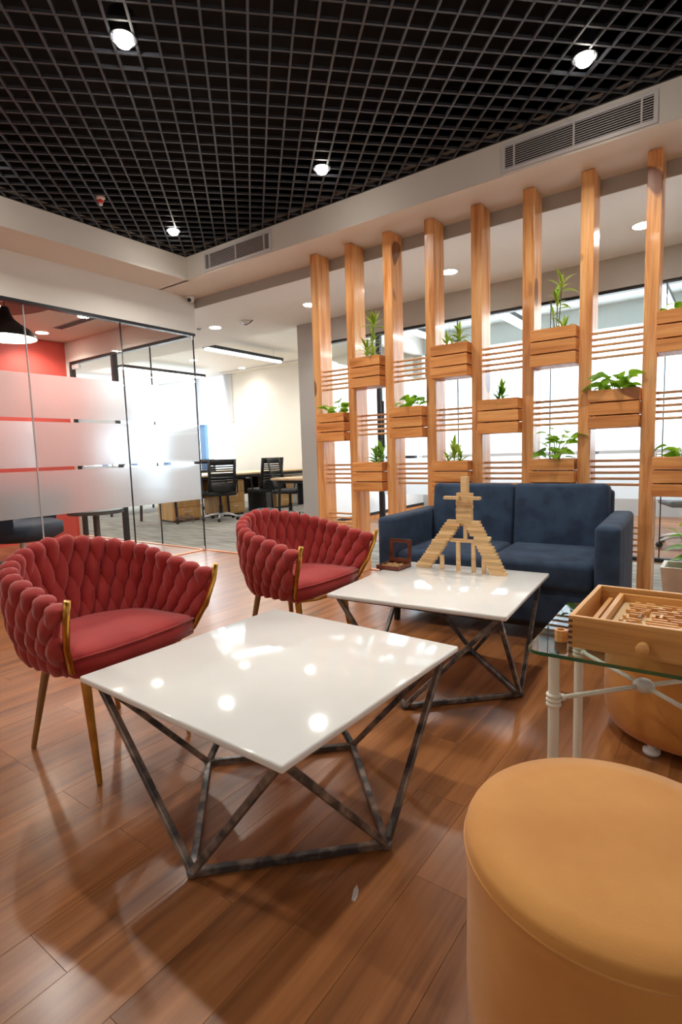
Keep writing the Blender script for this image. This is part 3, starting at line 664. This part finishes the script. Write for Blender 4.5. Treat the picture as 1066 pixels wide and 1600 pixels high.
def red_chair(lab):
    t = thing('woven_armchair', lab, 'chair', (0, 0, 0), 0, 'red woven armchairs')
    nu = 41
    rows = [[shell(-.985+1.97*i/(nu-1), v)[0] for i in range(nu)] for v in (0, .2, .4, .6, .8, .93)]
    core = MB().grid(rows).build('backrest', FABR, t, smooth=True)
    md = core.modifiers.new('s', 'SOLIDIFY'); md.thickness = .012; md.offset = 0
    n = 22; du = 2/n
    for r, (v0, off) in enumerate(((.87, 0), (.62, .5), (.36, 0), (.11, .5))):
        cnt = n if off == 0 else n-1
        for i in range(cnt):
            u0 = -1+du*(i+.5+off)
            obj('woven_puff', puff_mesh(u0, v0, du*.56, .27, up=.10 if r == 0 else None, th=.031 if r == 0 else .029), core)
    # seat cushion
    pl = []
    for k in range(25):
        u = -1+2*k/24; T = bot_path(u); pl.append((T.x*.98, T.y*1.0))
    pl = [(p[0] if p[0] < .17 else .205, p[1]) for p in pl]
    b = MB(); c = Vector((-.02, 0)); rings = []
    outline = pl + [(.222, .12), (.226, 0), (.222, -.12)]
    for s, z in ((.93, .352), (.99, .362), (1.0, .39), (.985, .418), (.95, .43), (.7, .438), (.35, .441)):
        rings.append([b.bm.verts.new((c.x+(x-c.x)*s, y*s, z)) for x, y in outline])
    for A, B in zip(rings, rings[1:]):
        for k in range(len(A)): b.bm.faces.new((A[k], A[(k+1) % len(A)], B[(k+1) % len(A)], B[k]))
    b.bm.faces.new(rings[-1]); b.bm.faces.new(rings[0][::-1])
    st = b.build('seat_cushion', SEATR, t, smooth=True)
    MB().tube([(c.x+(x-c.x)*1.0, y*1.0, .417) for x, y in outline], .0035, 6, closed=True).build('piping', FABR, st, smooth=True)
    # gilded frame
    tipz = .612
    L0 = [(.292, s*.287, tipz) for s in (-1, 1)]
    for s in (-1, 1):
        MB().tube([(.286, s*.279, tipz+.006), (.272, s*.277, .56), (.238, s*.265, .47), (.20, s*.235, .385), (.165, s*.185, .345)], .0105, 10).build('arm_tube', GOLD, t, smooth=True)
    MB().tube([(.165, -.185, .345), (.205, -.1, .342), (.215, 0, .342), (.205, .1, .342), (.165, .185, .345)], .007, 8).build('front_rail', GOLD, t, smooth=True)
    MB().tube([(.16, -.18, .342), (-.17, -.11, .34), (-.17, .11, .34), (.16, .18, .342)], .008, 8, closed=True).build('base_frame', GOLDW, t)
    for s in (-1, 1):
        MB().cyl((.15, s*.165, .345), (.205, s*.179, .004), .0155, .0085, 14).build('leg', GOLD, t, smooth=True, auto=40)
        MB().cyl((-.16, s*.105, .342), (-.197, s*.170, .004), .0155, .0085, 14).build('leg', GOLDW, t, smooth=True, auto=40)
    return t
c1 = red_chair('red woven armchair with gold legs at left, beside nearest white table')
c1.location = (-1.778, .999, 0); c1.rotation_euler = (0, 0, math.radians(3.0))
c2 = copy_tree(c1); c2['label'] = 'red woven armchair with gold legs between far table and glass corner'
c2.location = (-1.727, 1.989, 0); c2.rotation_euler = (0, 0, math.radians(-1.7))

# ------------------------------------------------------------ coffee tables
def coffee_table(c, base, s, rz, lab, brz=0):
    t = thing('coffee_table', lab, 'table', (c[0], c[1], 0), rz, 'square stone coffee tables')
    h = s/2
    MB().box((0, 0, .411), (s, s, .018), bev=.005, seg=3).build('tabletop', MARB, t, smooth=True, auto=40)
    bx, by, r = base
    q = Matrix.Rotation(-rz, 2); off = q @ Vector((bx-c[0], by-c[1]))
    nodes = []
    for k in range(4):
        a = -PI/2+k*PI/2+brz-rz; nodes.append(Vector((off.x+r*math.cos(a), off.y+r*math.sin(a), .012)))
    e = h-.035
    tops = [Vector((-e, -e, .40)), Vector((e, -e, .40)), Vector((e, e, .40)), Vector((-e, e, .40))]
    def sq(a, b, n):
        d = (b-a); m = MB(); q4 = d.to_track_quat('Z', 'Y').to_matrix().to_4x4()
        m.box((0, 0, 0), (.0175, .0175, d.length), rot=Matrix.Translation((a+b)/2) @ q4, bev=.002, seg=1); return m.build(n, STEEL, t)
    for k in range(4):
        sq(nodes[k], nodes[(k+1) % 4], 'floor_bar')
        sq(nodes[k], tops[k], 'leg_bar'); sq(nodes[k], tops[(k+1) % 4], 'leg_bar')
        sq(tops[k], tops[(k+1) % 4], 'top_rail')
        MB().sph(tuple(nodes[k]), .015, (1, 1, .9), 10, 8).build('weld_joint', STEEL, t, smooth=True)
    return t
coffee_table((-1.036, 1.093), (-1.02, 1.088, .338), .757, math.radians(-1.6), 'white square coffee table with dark steel legs, nearest the camera')
coffee_table((-1.021, 2.150), (-1.012, 2.112, .340), .742, math.radians(4.2), 'white square coffee table in front of the blue sofa')
o = MB(); o.prism([(0, 0), (.008, -.003), (.013, .01), (.014, .03), (.008, .045), (.002, .03)], .0003, .0012)
tag(o.build('paper_scrap', PAPER, None, (-.664, .905, 0), (0, 0, .5)), 'tiny white paper scrap lying on the wood floor', 'scrap')

# ------------------------------------------------------------ sofa
sf = thing('sofa', 'navy blue two-seat sofa against the planter partition', 'sofa', (-1.045, 2.73, 0), math.radians(3.5))
SX0, SX1, SY0, SY1 = -.645, .628, -.02, .74
aw = .112
def pillow(x0, x1, y0, y1, z0, z1, b=.03):
    m = MB(); m.box(((x0+x1)/2, (y0+y1)/2, (z0+z1)/2), (x1-x0, y1-y0, z1-z0), bev=b, seg=4); return m
for x0, x1 in ((SX0, SX0+aw), (SX1-aw, SX1)): pillow(x0, x1, SY0, SY1-.03, .10, .622, .026).build('armrest', NAVY, sf, smooth=True, auto=50)
pillow(SX0+aw-.01, SX1-aw+.01, SY0+.035, SY1-.02, .10, .30, .02).build('base', NAVY, sf, smooth=True, auto=50)
xm = (SX0+SX1)/2
for x0, x1 in ((SX0+aw+.002, xm-.002), (xm+.002, SX1-aw-.002)):
    c = pillow(x0, x1, SY0+.012, .60, .285, .432, .035)
    for v in c.bm.verts:
        fx = (v.co.x-x0)/(x1-x0); fy = (v.co.y-SY0)/(.58)
        if v.co.z > .36: v.co.z += .03*math.sin(PI*max(0, min(1, fx)))*(.4+.6*math.sin(PI*max(0, min(1, fy))))
    c.build('seat_cushion', NAVY, sf, smooth=True, auto=50)
    bk = MB(); m = Matrix.Translation(((x0+x1)/2, .60, .555)) @ Matrix.Rotation(math.radians(-7), 4, 'X')
    bk.box((0, 0, 0), (x1-x0, .15, .45), rot=m, bev=.03, seg=4); bk.build('back_cushion', NAVY, sf, smooth=True, auto=50)
pillow(SX0+aw-.01, SX1-aw+.01, .65, SY1, .25, .74, .02).build('back_frame', NAVY, sf, smooth=True, auto=50)
MB().b2(SX0+.03, SX1-.03, SY0+.06, SY1-.06, .075, .102).build('underside', PLASTB, sf)
for x in (SX0+.08, SX1-.08):
    for y in (SY0+.08, SY1-.1): MB().cyl((x, y, .0), (x, y, .1), .018, .024, 14).build('foot', PLASTB, sf, smooth=True, auto=40)

# ------------------------------------------------------------ ottomans
def ottoman(c, r, h, lab, m, feet):
    t = thing('ottoman', lab, 'ottoman', (c[0], c[1], 0), 0, 'round mustard ottomans')
    MB().lathe([(0, .03), (r*.82, .03), (r*.93, .045), (r*.985, .085), (r*.995, h*.4), (r*.985, h*.75), (r*1.0, h-.028), (r*1.0, h-.02)], 64).build('body', m, t, smooth=True)
    MB().lathe([(r*1.0, h-.02), (r*.995, h-.008), (r*.975, h), (r*.8, h+.004), (r*.4, h+.007), (0, h+.008)], 64).build('seat_top', m, t, smooth=True)
    MB().tube([(r*1.0*math.cos(a), r*1.0*math.sin(a), h-.022) for a in [2*PI*k/64 for k in range(64)]], .0025, 6, closed=True).build('piping', m, t, smooth=True)
    for k in range(4):
        a = feet+k*PI/2; MB().lathe([(0, 0), (.022, 0), (.026, .006), (.026, .016), (.012, .02), (.012, .032)], 18, (r*.8*math.cos(a), r*.8*math.sin(a), 0)).build('glide', WHITEP, t, smooth=True)
ottoman((-.124, .846), .222, .414, 'round mustard velvet ottoman in the bottom right foreground', MUST, .3)
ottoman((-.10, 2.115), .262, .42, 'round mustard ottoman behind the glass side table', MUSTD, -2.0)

# ------------------------------------------------------------ glass side table
gt = thing('side_table', 'glass-topped side table with cream tube legs at right', 'table', (-.175, 1.572, 0), math.radians(1.5))
def rrect(hx, hy, r, n=6):
    P = []
    for cx, cy, a0 in ((hx-r, hy-r, 0), (-hx+r, hy-r, PI/2), (-hx+r, -hy+r, PI), (hx-r, -hy+r, 3*PI/2)):
        for k in range(n+1): a = a0+PI/2*k/n; P.append((cx+r*math.cos(a), cy+r*math.sin(a)))
    return P
tb = MB().prism(rrect(.24, .245, .035), .492, .501).build('glass_top', [GLASST, EDGEG], gt)
for p in tb.data.polygons:
    if abs(p.normal.z) < .5: p.material_index = 1
LG = [(-.182, -.195), (-.195, .185), (.19, -.19), (.19, .185)]
for i, (x, y) in enumerate(LG):
    lg = MB().cyl((x, y, 0), (x, y, .484), .0135, seg=18).build('leg', CREAMT, gt, smooth=True, auto=40)
    MB().cyl((x, y, .484), (x, y, .4915), .0125, seg=18).build('rubber_pad', DKFR, lg)
    b = MB()
    for z in (.352, .364, .376): b.lathe([(.013, z-.005), (.0175, z-.004), (.019, z), (.0175, z+.004), (.013, z+.005)], 20, (x, y, 0))
    b.build('collar', CREAMT, lg, smooth=True)
    hx, hy = -x*.0, .0
    d = Vector((hx-x, hy-y, 0)).normalized()
    MB().tube([(x+d.x*.018, y+d.y*.018, .366), (x+d.x*.03, y+d.y*.03, .366)], .009, 10).build('socket', CREAMT, lg, smooth=True)
    MB().tube([(x+d.x*.025, y+d.y*.025, .366), (hx, hy, .366)], .0062, 10).build('strut', CREAMT, gt, smooth=True)
hb = MB().lathe([(0, -.016), (.016, -.016), (.026, -.006), (.026, .006), (.016, .016), (0, .016)], 12).build('hub', mat('hub_white', (222, 220, 216), .5), gt, (0, 0, .366), smooth=True)
# wooden maze game box on the glass
gb = thing('game_box', 'bamboo box holding a wooden maze game on the glass table', 'game', (-.323, 1.392, .5015), 0)
BL, BD, BH = .40, .36, .0805
MB().b2(0, BL, 0, .012, 0, BH, .001).build('front_panel', BAMB, gb)
MB().b2(0, BL, BD-.012, BD, 0, BH, .001).build('rear_panel', BAMB, gb)
SB = wood('bamboo_side', (238, 186, 118), (224, 166, 98), (192, 132, 72), 'Y', rough=.38, fine=.6, var=.04)
for x in (0, BL-.012): MB().b2(x, x+.012, .0125, BD-.0125, 0, BH, .001).build('side_panel', SB, gb)
MB().b2(.012, BL-.012, .012, BD-.012, .002, .008).build('base_panel', BAMB, gb)
fj = MB()
for k in range(5): fj.b2(-.0006, .009, -.0006, .003, .008+k*.014, .014+k*.014)
fj.build('finger_joint', mat('joint_dark', (96, 56, 28), .6), gb)
k = MB(); k.cyl((.165, .0, .03), (.165, -.022, .03), .0125, .0145, 24); k.cyl((.165, -.022, .03), (.165, -.024, .03), .0145, .012, 24); k.build('knob', BAMB, gb, smooth=True, auto=40)
tr = MB().b2(.075, BL-.02, .03, BD-.03, .035, .045).build('maze_tray', mat('maze_ply', (228, 196, 146), .6), gb)
MB().b2(.062, .074, .025, BD-.025, .01, .068).build('tray_rim', SB, gb)
MB().b2(.074, BL-.02, BD-.034, BD-.024, .03, .068).build('tray_rim', BAMB, gb)
MB().b2(.074, BL-.02, .022, .032, .03, .066).build('tray_rim', BAMB, gb)
MB().box((.04, BD/2, .045), (.012, BD-.05, .012)).build('guide_rail', SB, gb)
R = random.Random(3)
wm = [MB().box((0, 0, 0), (l_, .0075, .011), bev=.001, seg=1).mesh('maze_wall', BAMB) for l_ in (.012, .022, .034, .05, .07)]
for r_ in range(13):
    x = .092+R.random()*.02
    while x < .35:
        i = R.choice((0, 1, 1, 2, 2, 3, 4)); ln = (.012, .022, .034, .05, .07)[i]
        if x+ln > .375: break
        v = R.random() < .22 and i < 3
        if not (v and r_ > 11): obj('maze_wall', wm[i], tr, (x+ln/2 if not v else x+.004, .052+r_*.0205+(ln/2-.004 if v else 0), .0505), (0, 0, PI/2 if v else 0))
        x += (ln if not v else .008)+R.uniform(.006, .03)
for x, y in ((.235, .31), (.125, .09), (.15, .2), (.33, .07), (.35, .2)):
    MB().cyl((x, y, .045), (x, y, .062), .0042, seg=10).build('maze_peg', BAMB, tr, smooth=True, auto=40)
t = thing('ball_holder', 'small wooden holder with a steel ball beside game box', 'game piece', (-.349, 1.425, .5015))
b = MB(); po = [(.012*math.cos(a)*1.3, .012*math.sin(a)*1.3) for a in [PI/8+k*PI/4 for k in range(8)]]; pi_ = [(x*.62, y*.62) for x, y in po]
for i in range(8):
    j = (i+1) % 8
    b.prism([po[i], po[j], pi_[j], pi_[i]], 0, .03)
b.build('ring', BAMB, t)
MB().cyl((0, 0, 0), (0, 0, .012), .0095, seg=12).build('insert', SIDEW, t)
MB().sph((0, 0, .0185), .0065).build('steel_ball', mat('steel_ball', (220, 220, 220), .08, metal=1), t, smooth=True)

# ------------------------------------------------------------ compartment box on far table
cb = thing('compartment_box', 'small brown compartment box with open glass lid on far table', 'box', (-1.373, 2.322, .4203), math.radians(-2))
hw, hd, hh = .062, .064, .02
MB().b2(-hw, hw, -hd, -hd+.006, 0, hh).b2(-hw, hw, hd-.006, hd, 0, hh).b2(-hw, -hw+.006, -hd, hd, 0, hh).b2(hw-.006, hw, -hd, hd, 0, hh).b2(-hw, hw, -hd, hd, 0, .004).build('tray', BROWNW, cb)
for x in (-.0205, .0205): MB().b2(x-.0015, x+.0015, -hd+.006, hd-.006, .004, hh-.003).build('divider', BLOCKW, cb)
for y in (-.0205, .0205): MB().b2(-hw+.006, hw-.006, y-.0015, y+.0015, .004, hh-.003).build('divider', BLOCKW, cb)
ld = obj('lid', None, cb, (0, hd+.002, hh), (math.radians(6), 0, 0))
ld2 = MB().b2(-hw, -hw+.018, -.006, .006, 0, .115).b2(hw-.018, hw, -.006, .006, 0, .115).b2(-hw+.018, hw-.018, -.006, .006, 0, .018).b2(-hw+.018, hw-.018, -.006, .006, .097, .115)
bpy.data.objects.remove(ld); ld = ld2.build('lid_frame', BROWNW, cb, (0, hd-.004, hh+.0005), (math.radians(-6), 0, 0))
MB().b2(-hw+.018, hw-.018, -.001, .001, .018, .097).build('lid_glass', GLASS, ld)

# ------------------------------------------------------------ block tower on far table
ORD = 'lowest second third fourth fifth sixth seventh eighth ninth tenth eleventh twelfth thirteenth fourteenth fifteenth sixteenth topmost'.split()
BLK, BW_, BHt = .0765, .0250, .01445
bmh = MB().box((0, 0, 0), (BLK, BW_, BHt-.0002), bev=.0006, seg=1).mesh('wooden_block', BLOCKW)
bvm = MB().box((0, 0, 0), (BW_*1.15, BHt*1.2, BLK), bev=.0006, seg=1).mesh('wooden_block', BLOCKW)
TZ = .4202; TY = 2.405; trz = math.radians(-1.5)
R = random.Random(5)
def block(x, z, lab, vert=False, dy=0, j=1, wx=None):
    o = obj('wooden_block', bvm if vert else bmh, None, (x+R.uniform(-.0012, .0012)*j, TY+dy+R.uniform(-.001, .001)*j, z), (0, 0, R.uniform(-.03, .03)*j))
    tag(o, lab, 'block', 'wooden blocks stacked as a tower'); return o
NL = 17
for i in range(NL):
    z = TZ+BHt*(i+.5)
    f = i/(NL-1)
    block(-1.247+.168*f+(-.006 if i == 9 else 0), z, ORD[i]+' wooden block, counted upward, in the stepped left leg of the tower')
    block(-.868-.118*f-.006*(0 if i < 9 else 1)+(.012 if i == 11 else 0), z, ORD[i]+' wooden block, counted upward, in the stepped right leg of the tower')
zt = TZ+NL*BHt
for i in range(9):
    block(-1.031+(0 if i % 2 else .002), zt+BHt*(i+.5), (ORD[i] if i < 8 else 'topmost')+' wooden block, counted upward, in the square shaft of the tower')
# waist bridging the two legs under the shaft
block(-1.031, TZ+BHt*15.5, 'wooden block bridging both legs under the tower shaft', j=0, dy=.027)
block(-1.031, TZ+BHt*16.5, 'wooden block lying right below the tower shaft', j=0, dy=-.0)
zx = zt+BHt*7.5
block(-1.082, zx, 'wooden block sticking out left as the tower cross arm', dy=-.0255, j=0)
block(-.98, zx, 'wooden block sticking out right as the tower cross arm', dy=-.0255, j=0)
block(-1.031, zt+BHt*9+BLK/2, 'upright wooden block crowning the tower, front one', True)
block(-1.031, zt+BHt*9+BLK/2, 'upright wooden block crowning the tower, rear one', True, dy=.02)
# inner beam and standing supports
zb = TZ+2*BLK*.92
vs = MB().box((0, 0, 0), (.0175, .0145, BLK*.92-.0004), bev=.0006, seg=1).mesh('wooden_block', BLOCKW)
def stand(x, z, lab):
    o = obj('wooden_block', vs, None, (x, TY-.002, z), (0, 0, R.uniform(-.04, .04))); tag(o, lab, 'block', 'wooden blocks stacked as a tower')
for x, w in ((-1.062, 'left'), (-.985, 'right')):
    stand(x, TZ+BLK*.46, 'upright lower block of the inner '+w+' tower support')
    stand(x, TZ+BLK*.92*1.5, 'upright upper block of the inner '+w+' tower support')
block(-1.062, zb+BHt/2, 'horizontal block on the inner left tower support', j=0)
block(-.985, zb+BHt/2, 'horizontal block on the inner right tower support', j=0)
stand(-1.024, zb+BHt+BLK*.46*.86, 'upright block standing on the inner beam of the tower')
stand(-1.147, TZ+BLK*.46, 'short upright block propping the left tower leg')
stand(-.935, TZ+BLK*.46, 'short upright block propping the right tower leg')

# ------------------------------------------------------------ office furniture
def office_chair(lab, loc, rz, base=CHROME, fab=FABB, grp='black office chairs'):
    t = thing('office_chair', lab, 'chair', loc, rz, grp)
    MB().box((0, 0, .43), (.44, .44, .07), bev=.03, seg=3).build('seat', fab, t, smooth=True, auto=50)
    b = MB()   # back at -x, front at +x ; slotted curved shell
    def bp(y, z):
        tt = (z-.42)/.54
        return Vector((-.2-.03*math.sin(tt*PI)-.10*tt**2+.05*(y/.22)**2-.02, y, z))
    def patch(y0, y1, z0, z1):
        n = max(2, int((y1-y0)/.05))
        rows = [[bp(y0+(y1-y0)*i/n, z) for i in range(n+1)] for z in (z0, (z0+z1)/2, z1)]
        b.grid(rows)
    patch(-.22, -.175, .42, .96); patch(.175, .22, .42, .96)
    for z0, z1 in ((.42, .6), (.615, .64), (.66, .685), (.705, .75), (.765, .785), (.8, .82), (.835, .855), (.87, .96)): patch(-.175, .175, z0, z1)
    bo = b.build('backrest', PLASTB, t, smooth=True)
    md = bo.modifiers.new('s', 'SOLIDIFY'); md.thickness = .018
    for s in (-1, 1):
        MB().tube([(-.1, s*.21, .41), (-.06, s*.27, .44), (-.02, s*.275, .6), (-.06, s*.275, .63), (.12, s*.275, .635)], .013, 8).build('armrest', PLASTB, t, smooth=True)
    MB().cyl((0, 0, .2), (0, 0, .4), .02, seg=12).cyl((0, 0, .08), (0, 0, .24), .03, seg=12).build('gas_column', PLASTB, t, smooth=True, auto=40)
    MB().cyl((0, 0, .06), (0, 0, .11), .04, seg=16).build('hub', base, t, smooth=True, auto=40)
    for k in range(5):
        a = k*2*PI/5+.3; c, s = math.cos(a), math.sin(a)
        MB().tube([(.03*c, .03*s, .1), (.16*c, .16*s, .095), (.28*c, .28*s, .065)], lambda f: .02-.008*f, 8).build('base_leg', base, t, smooth=True)
        MB().cyl((.28*c-.018*s, .28*s+.018*c, .027), (.28*c+.018*s, .28*s-.018*c, .027), .026, seg=14).build('caster', PLASTB, t, smooth=True, auto=40)
    return t
oc = office_chair('black slotted-back office chair beside the desk pedestal', (-6.62, 5.85, 0), math.radians(150))
def oc_copy(lab, loc, rz, grp=None, base=None):
    c = copy_tree(oc); c['label'] = lab; c.location = loc; c.rotation_euler = (0, 0, math.radians(rz))
    if grp: c['group'] = grp
    return c
oc_copy('black office chair across the desk in front of window', (-8.35, 7.15, 0), -20)
oc_copy('black office chair pushed to the long desk, behind near desk corner', (-6.42, 6.66, 0), 168)
oc_copy('black office chair with broad back just behind near desk', (-5.72, 6.5, 0), 15)
oc_copy('black office chair partly hidden behind the grey pillar', (-5.7, 7.5, 0), 10)
def desk(x0, x1, y0, y1, lab, h=.714):
    t = thing('desk', lab, 'desk', (0, 0, 0), 0, 'oak office desks with black frames')
    MB().b2(x0, x1, y0, y1, h-.028, h, .003).build('desktop', DESKW, t)
    MB().b2(x0+.05, x1-.05, y0+.08, y1-.08, h-.075, h-.029).build('under_frame', PLASTB, t)
    n = max(2, int(round((y1-y0)/1.3))+1)
    for i in range(n):
        y = y0+.08+(y1-y0-.16)*i/(n-1)
        for x, s in ((x0+.1, -1), (x1-.1, 1)): 
            MB().tube([(x, y, h-.04), (x+s*.05, y, .0)], .026, 4).build('leg', PLASTB, t)
    MB().b2(x0+.4*(x1-x0), x0+.4*(x1-x0)+.02, y0+.2, y1-.2, .3, h-.07).build('modesty_panel', PLASTB, t)
    return t
desk(-7.85, -6.82, 5.12, 8.45, 'long oak desk with black frame along the office')
desk(-5.28, -4.5, 5.6, 7.0, 'oak desk corner with black legs beside grey pillar', .68)
desk(-9.8, -8.9, 5.3, 8.3, 'oak desk with black frame by the office windows')
def pedestal(x, y, lab, rz=0):
    t = thing('drawer_pedestal', lab, 'cabinet', (x, y, 0), rz, 'oak drawer pedestals')
    MB().b2(-.5, -.02, -.24, .24, .03, .6).build('body', PEDW, t)
    MB().b2(-.48, -.03, -.22, .22, .0, .03).build('plinth', PLASTB, t)
    for z0, z1 in ((.055, .225), (.232, .402), (.409, .58)):
        d = MB().b2(-.0195, .0, -.235, .235, z0, z1, .002).build('drawer_front', PEDW, t)
        MB().tube([(.0, -.06, (z0+z1)/2+.02), (.022, -.06, (z0+z1)/2+.02), (.022, .06, (z0+z1)/2+.02), (.0, .06, (z0+z1)/2+.02)], .005, 6).build('drawer_handle', CHROME, d)
    return t
pedestal(-6.92, 6.43, 'oak three-drawer pedestal under the long desk right of chair')
t = pedestal(-7.0, 5.5, 'oak pedestal seen through clear glass below frosted band'); t.rotation_euler[2] = -.15
pedestal(-6.95, 7.75, 'oak pedestal behind the red chair, deepest under long desk')
t = thing('computer_tower', 'dark computer tower under the long office desk', 'computer', (-6.98, 7.1, 0), .1)
MB().b2(-.2, .2, -.09, .09, 0, .42, .006).build('case', PLASTB, t); MB().b2(.2, .204, -.07, .07, .05, .38).build('front_panel', DTOP, t)
t = thing('coiled_cable', 'loose grey cable coil on carpet under the desk', 'cable', (-6.75, 5.25, 0))
MB().tube([(.16*math.cos(a)*(1-.015*k), .12*math.sin(a), .03+.05*abs(math.sin(a*.5))+.01*k/6) for k, a in enumerate([i*PI/8 for i in range(40)])], .006, 6).build('loop', CABLE, t, smooth=True)

# ------------------------------------------------------------ left room furniture
t = thing('lounge_chair', 'navy tub chair with black base behind the frosted glass', 'chair', (-5.62, 2.42, 0), .6)
b = MB(); rows = []
for z, s in ((.27, .7), (.29, .95), (.36, 1.1), (.5, 1.2), (.74, 1.25), (.76, 1.2), (.74, 1.13), (.55, 1.08), (.4, 1.0)):
    rows.append([(.36*s*math.cos(a), .34*s*math.sin(a), z) for a in [PI*.38+k*PI*1.24/22 for k in range(23)]])
b.grid(rows).build('shell', NAVYL, t, smooth=True)
MB().lathe([(0, .26), (.28, .26), (.37, .31), (.37, .41), (.3, .44), (0, .45)], 32).build('seat', NAVYL, t, smooth=True)
MB().cyl((0, 0, .02), (0, 0, .27), .025, seg=12).build('column', CHROME, t, smooth=True, auto=40)
for k in range(4):
    a = k*PI/2+.4; MB().tube([(0, 0, .06), (.2*math.cos(a), .2*math.sin(a), .05), (.32*math.cos(a), .32*math.sin(a), .012)], .014, 8).build('base_leg', CHROME, t, smooth=True)
t = thing('round_table', 'round dark low table on a pedestal behind the frosted glass', 'table', (-5.95, 3.38, 0))
MB().cyl((0, 0, .40), (0, 0, .44), .30, seg=48).build('tabletop', DTOP, t, smooth=True, auto=40)
MB().cyl((0, 0, .02), (0, 0, .40), .035, seg=20).build('pedestal', DTOP, t, smooth=True, auto=40)
MB().lathe([(0, .0), (.25, 0), (.25, .01), (.04, .03)], 36).build('foot', DTOP, t, smooth=True)
t = thing('lounge_stool', 'low red padded stool at left edge behind the glass', 'stool', (-5.6, 1.75, 0))
MB().box((0, 0, .33), (.5, .45, .14), bev=.03, seg=3).build('seat', RED, t, smooth=True, auto=50)
MB().box((0, 0, .24), (.42, .37, .04)).build('frame', PLASTB, t)
for sx in (-1, 1):
    for sy in (-1, 1): MB().tube([(sx*.17, sy*.15, .23), (sx*.21, sy*.18, 0)], .012, 8).build('leg', CHROME, t)

# ------------------------------------------------------------ meeting room furniture
WC = WHITEP
m1 = office_chair('grey chair with white star base behind glass, right of post', (-.35, 6.15, 0), math.radians(200), WC, mat('grey_fabric', (120, 124, 126), .8), 'chairs with white bases in meeting room')
c = copy_tree(m1); c['label'] = 'grey chair with white star base at photo right edge, beyond glass'; c.location = (.35, 6.3, 0); c.rotation_euler = (0, 0, .4)
c = copy_tree(m1); c['label'] = 'grey chair with white base seen over the left sofa arm'; c.location = (-3.95, 6.9, 0); c.rotation_euler = (0, 0, 2.2)
c = copy_tree(m1); c['label'] = 'grey chair with white base behind the sofa, beyond glass'; c.location = (-1.5, 6.2, 0); c.rotation_euler = (0, 0, 2.9)
t = thing('meeting_table', 'grey-topped meeting table beyond the glass behind the sofa', 'table', (-.9, 7.0, 0))
MB().b2(-1.1, 1.3, -.4, .4, .69, .715, .004).build('tabletop', mat('table_grey', (190, 194, 196), .4), t)
for x in (-.8, 1.0): MB().b2(x-.05, x+.05, -.25, .25, 0.02, .69).b2(x-.09, x+.09, -.33, .33, 0, .02).build('leg_panel', DTOP, t)
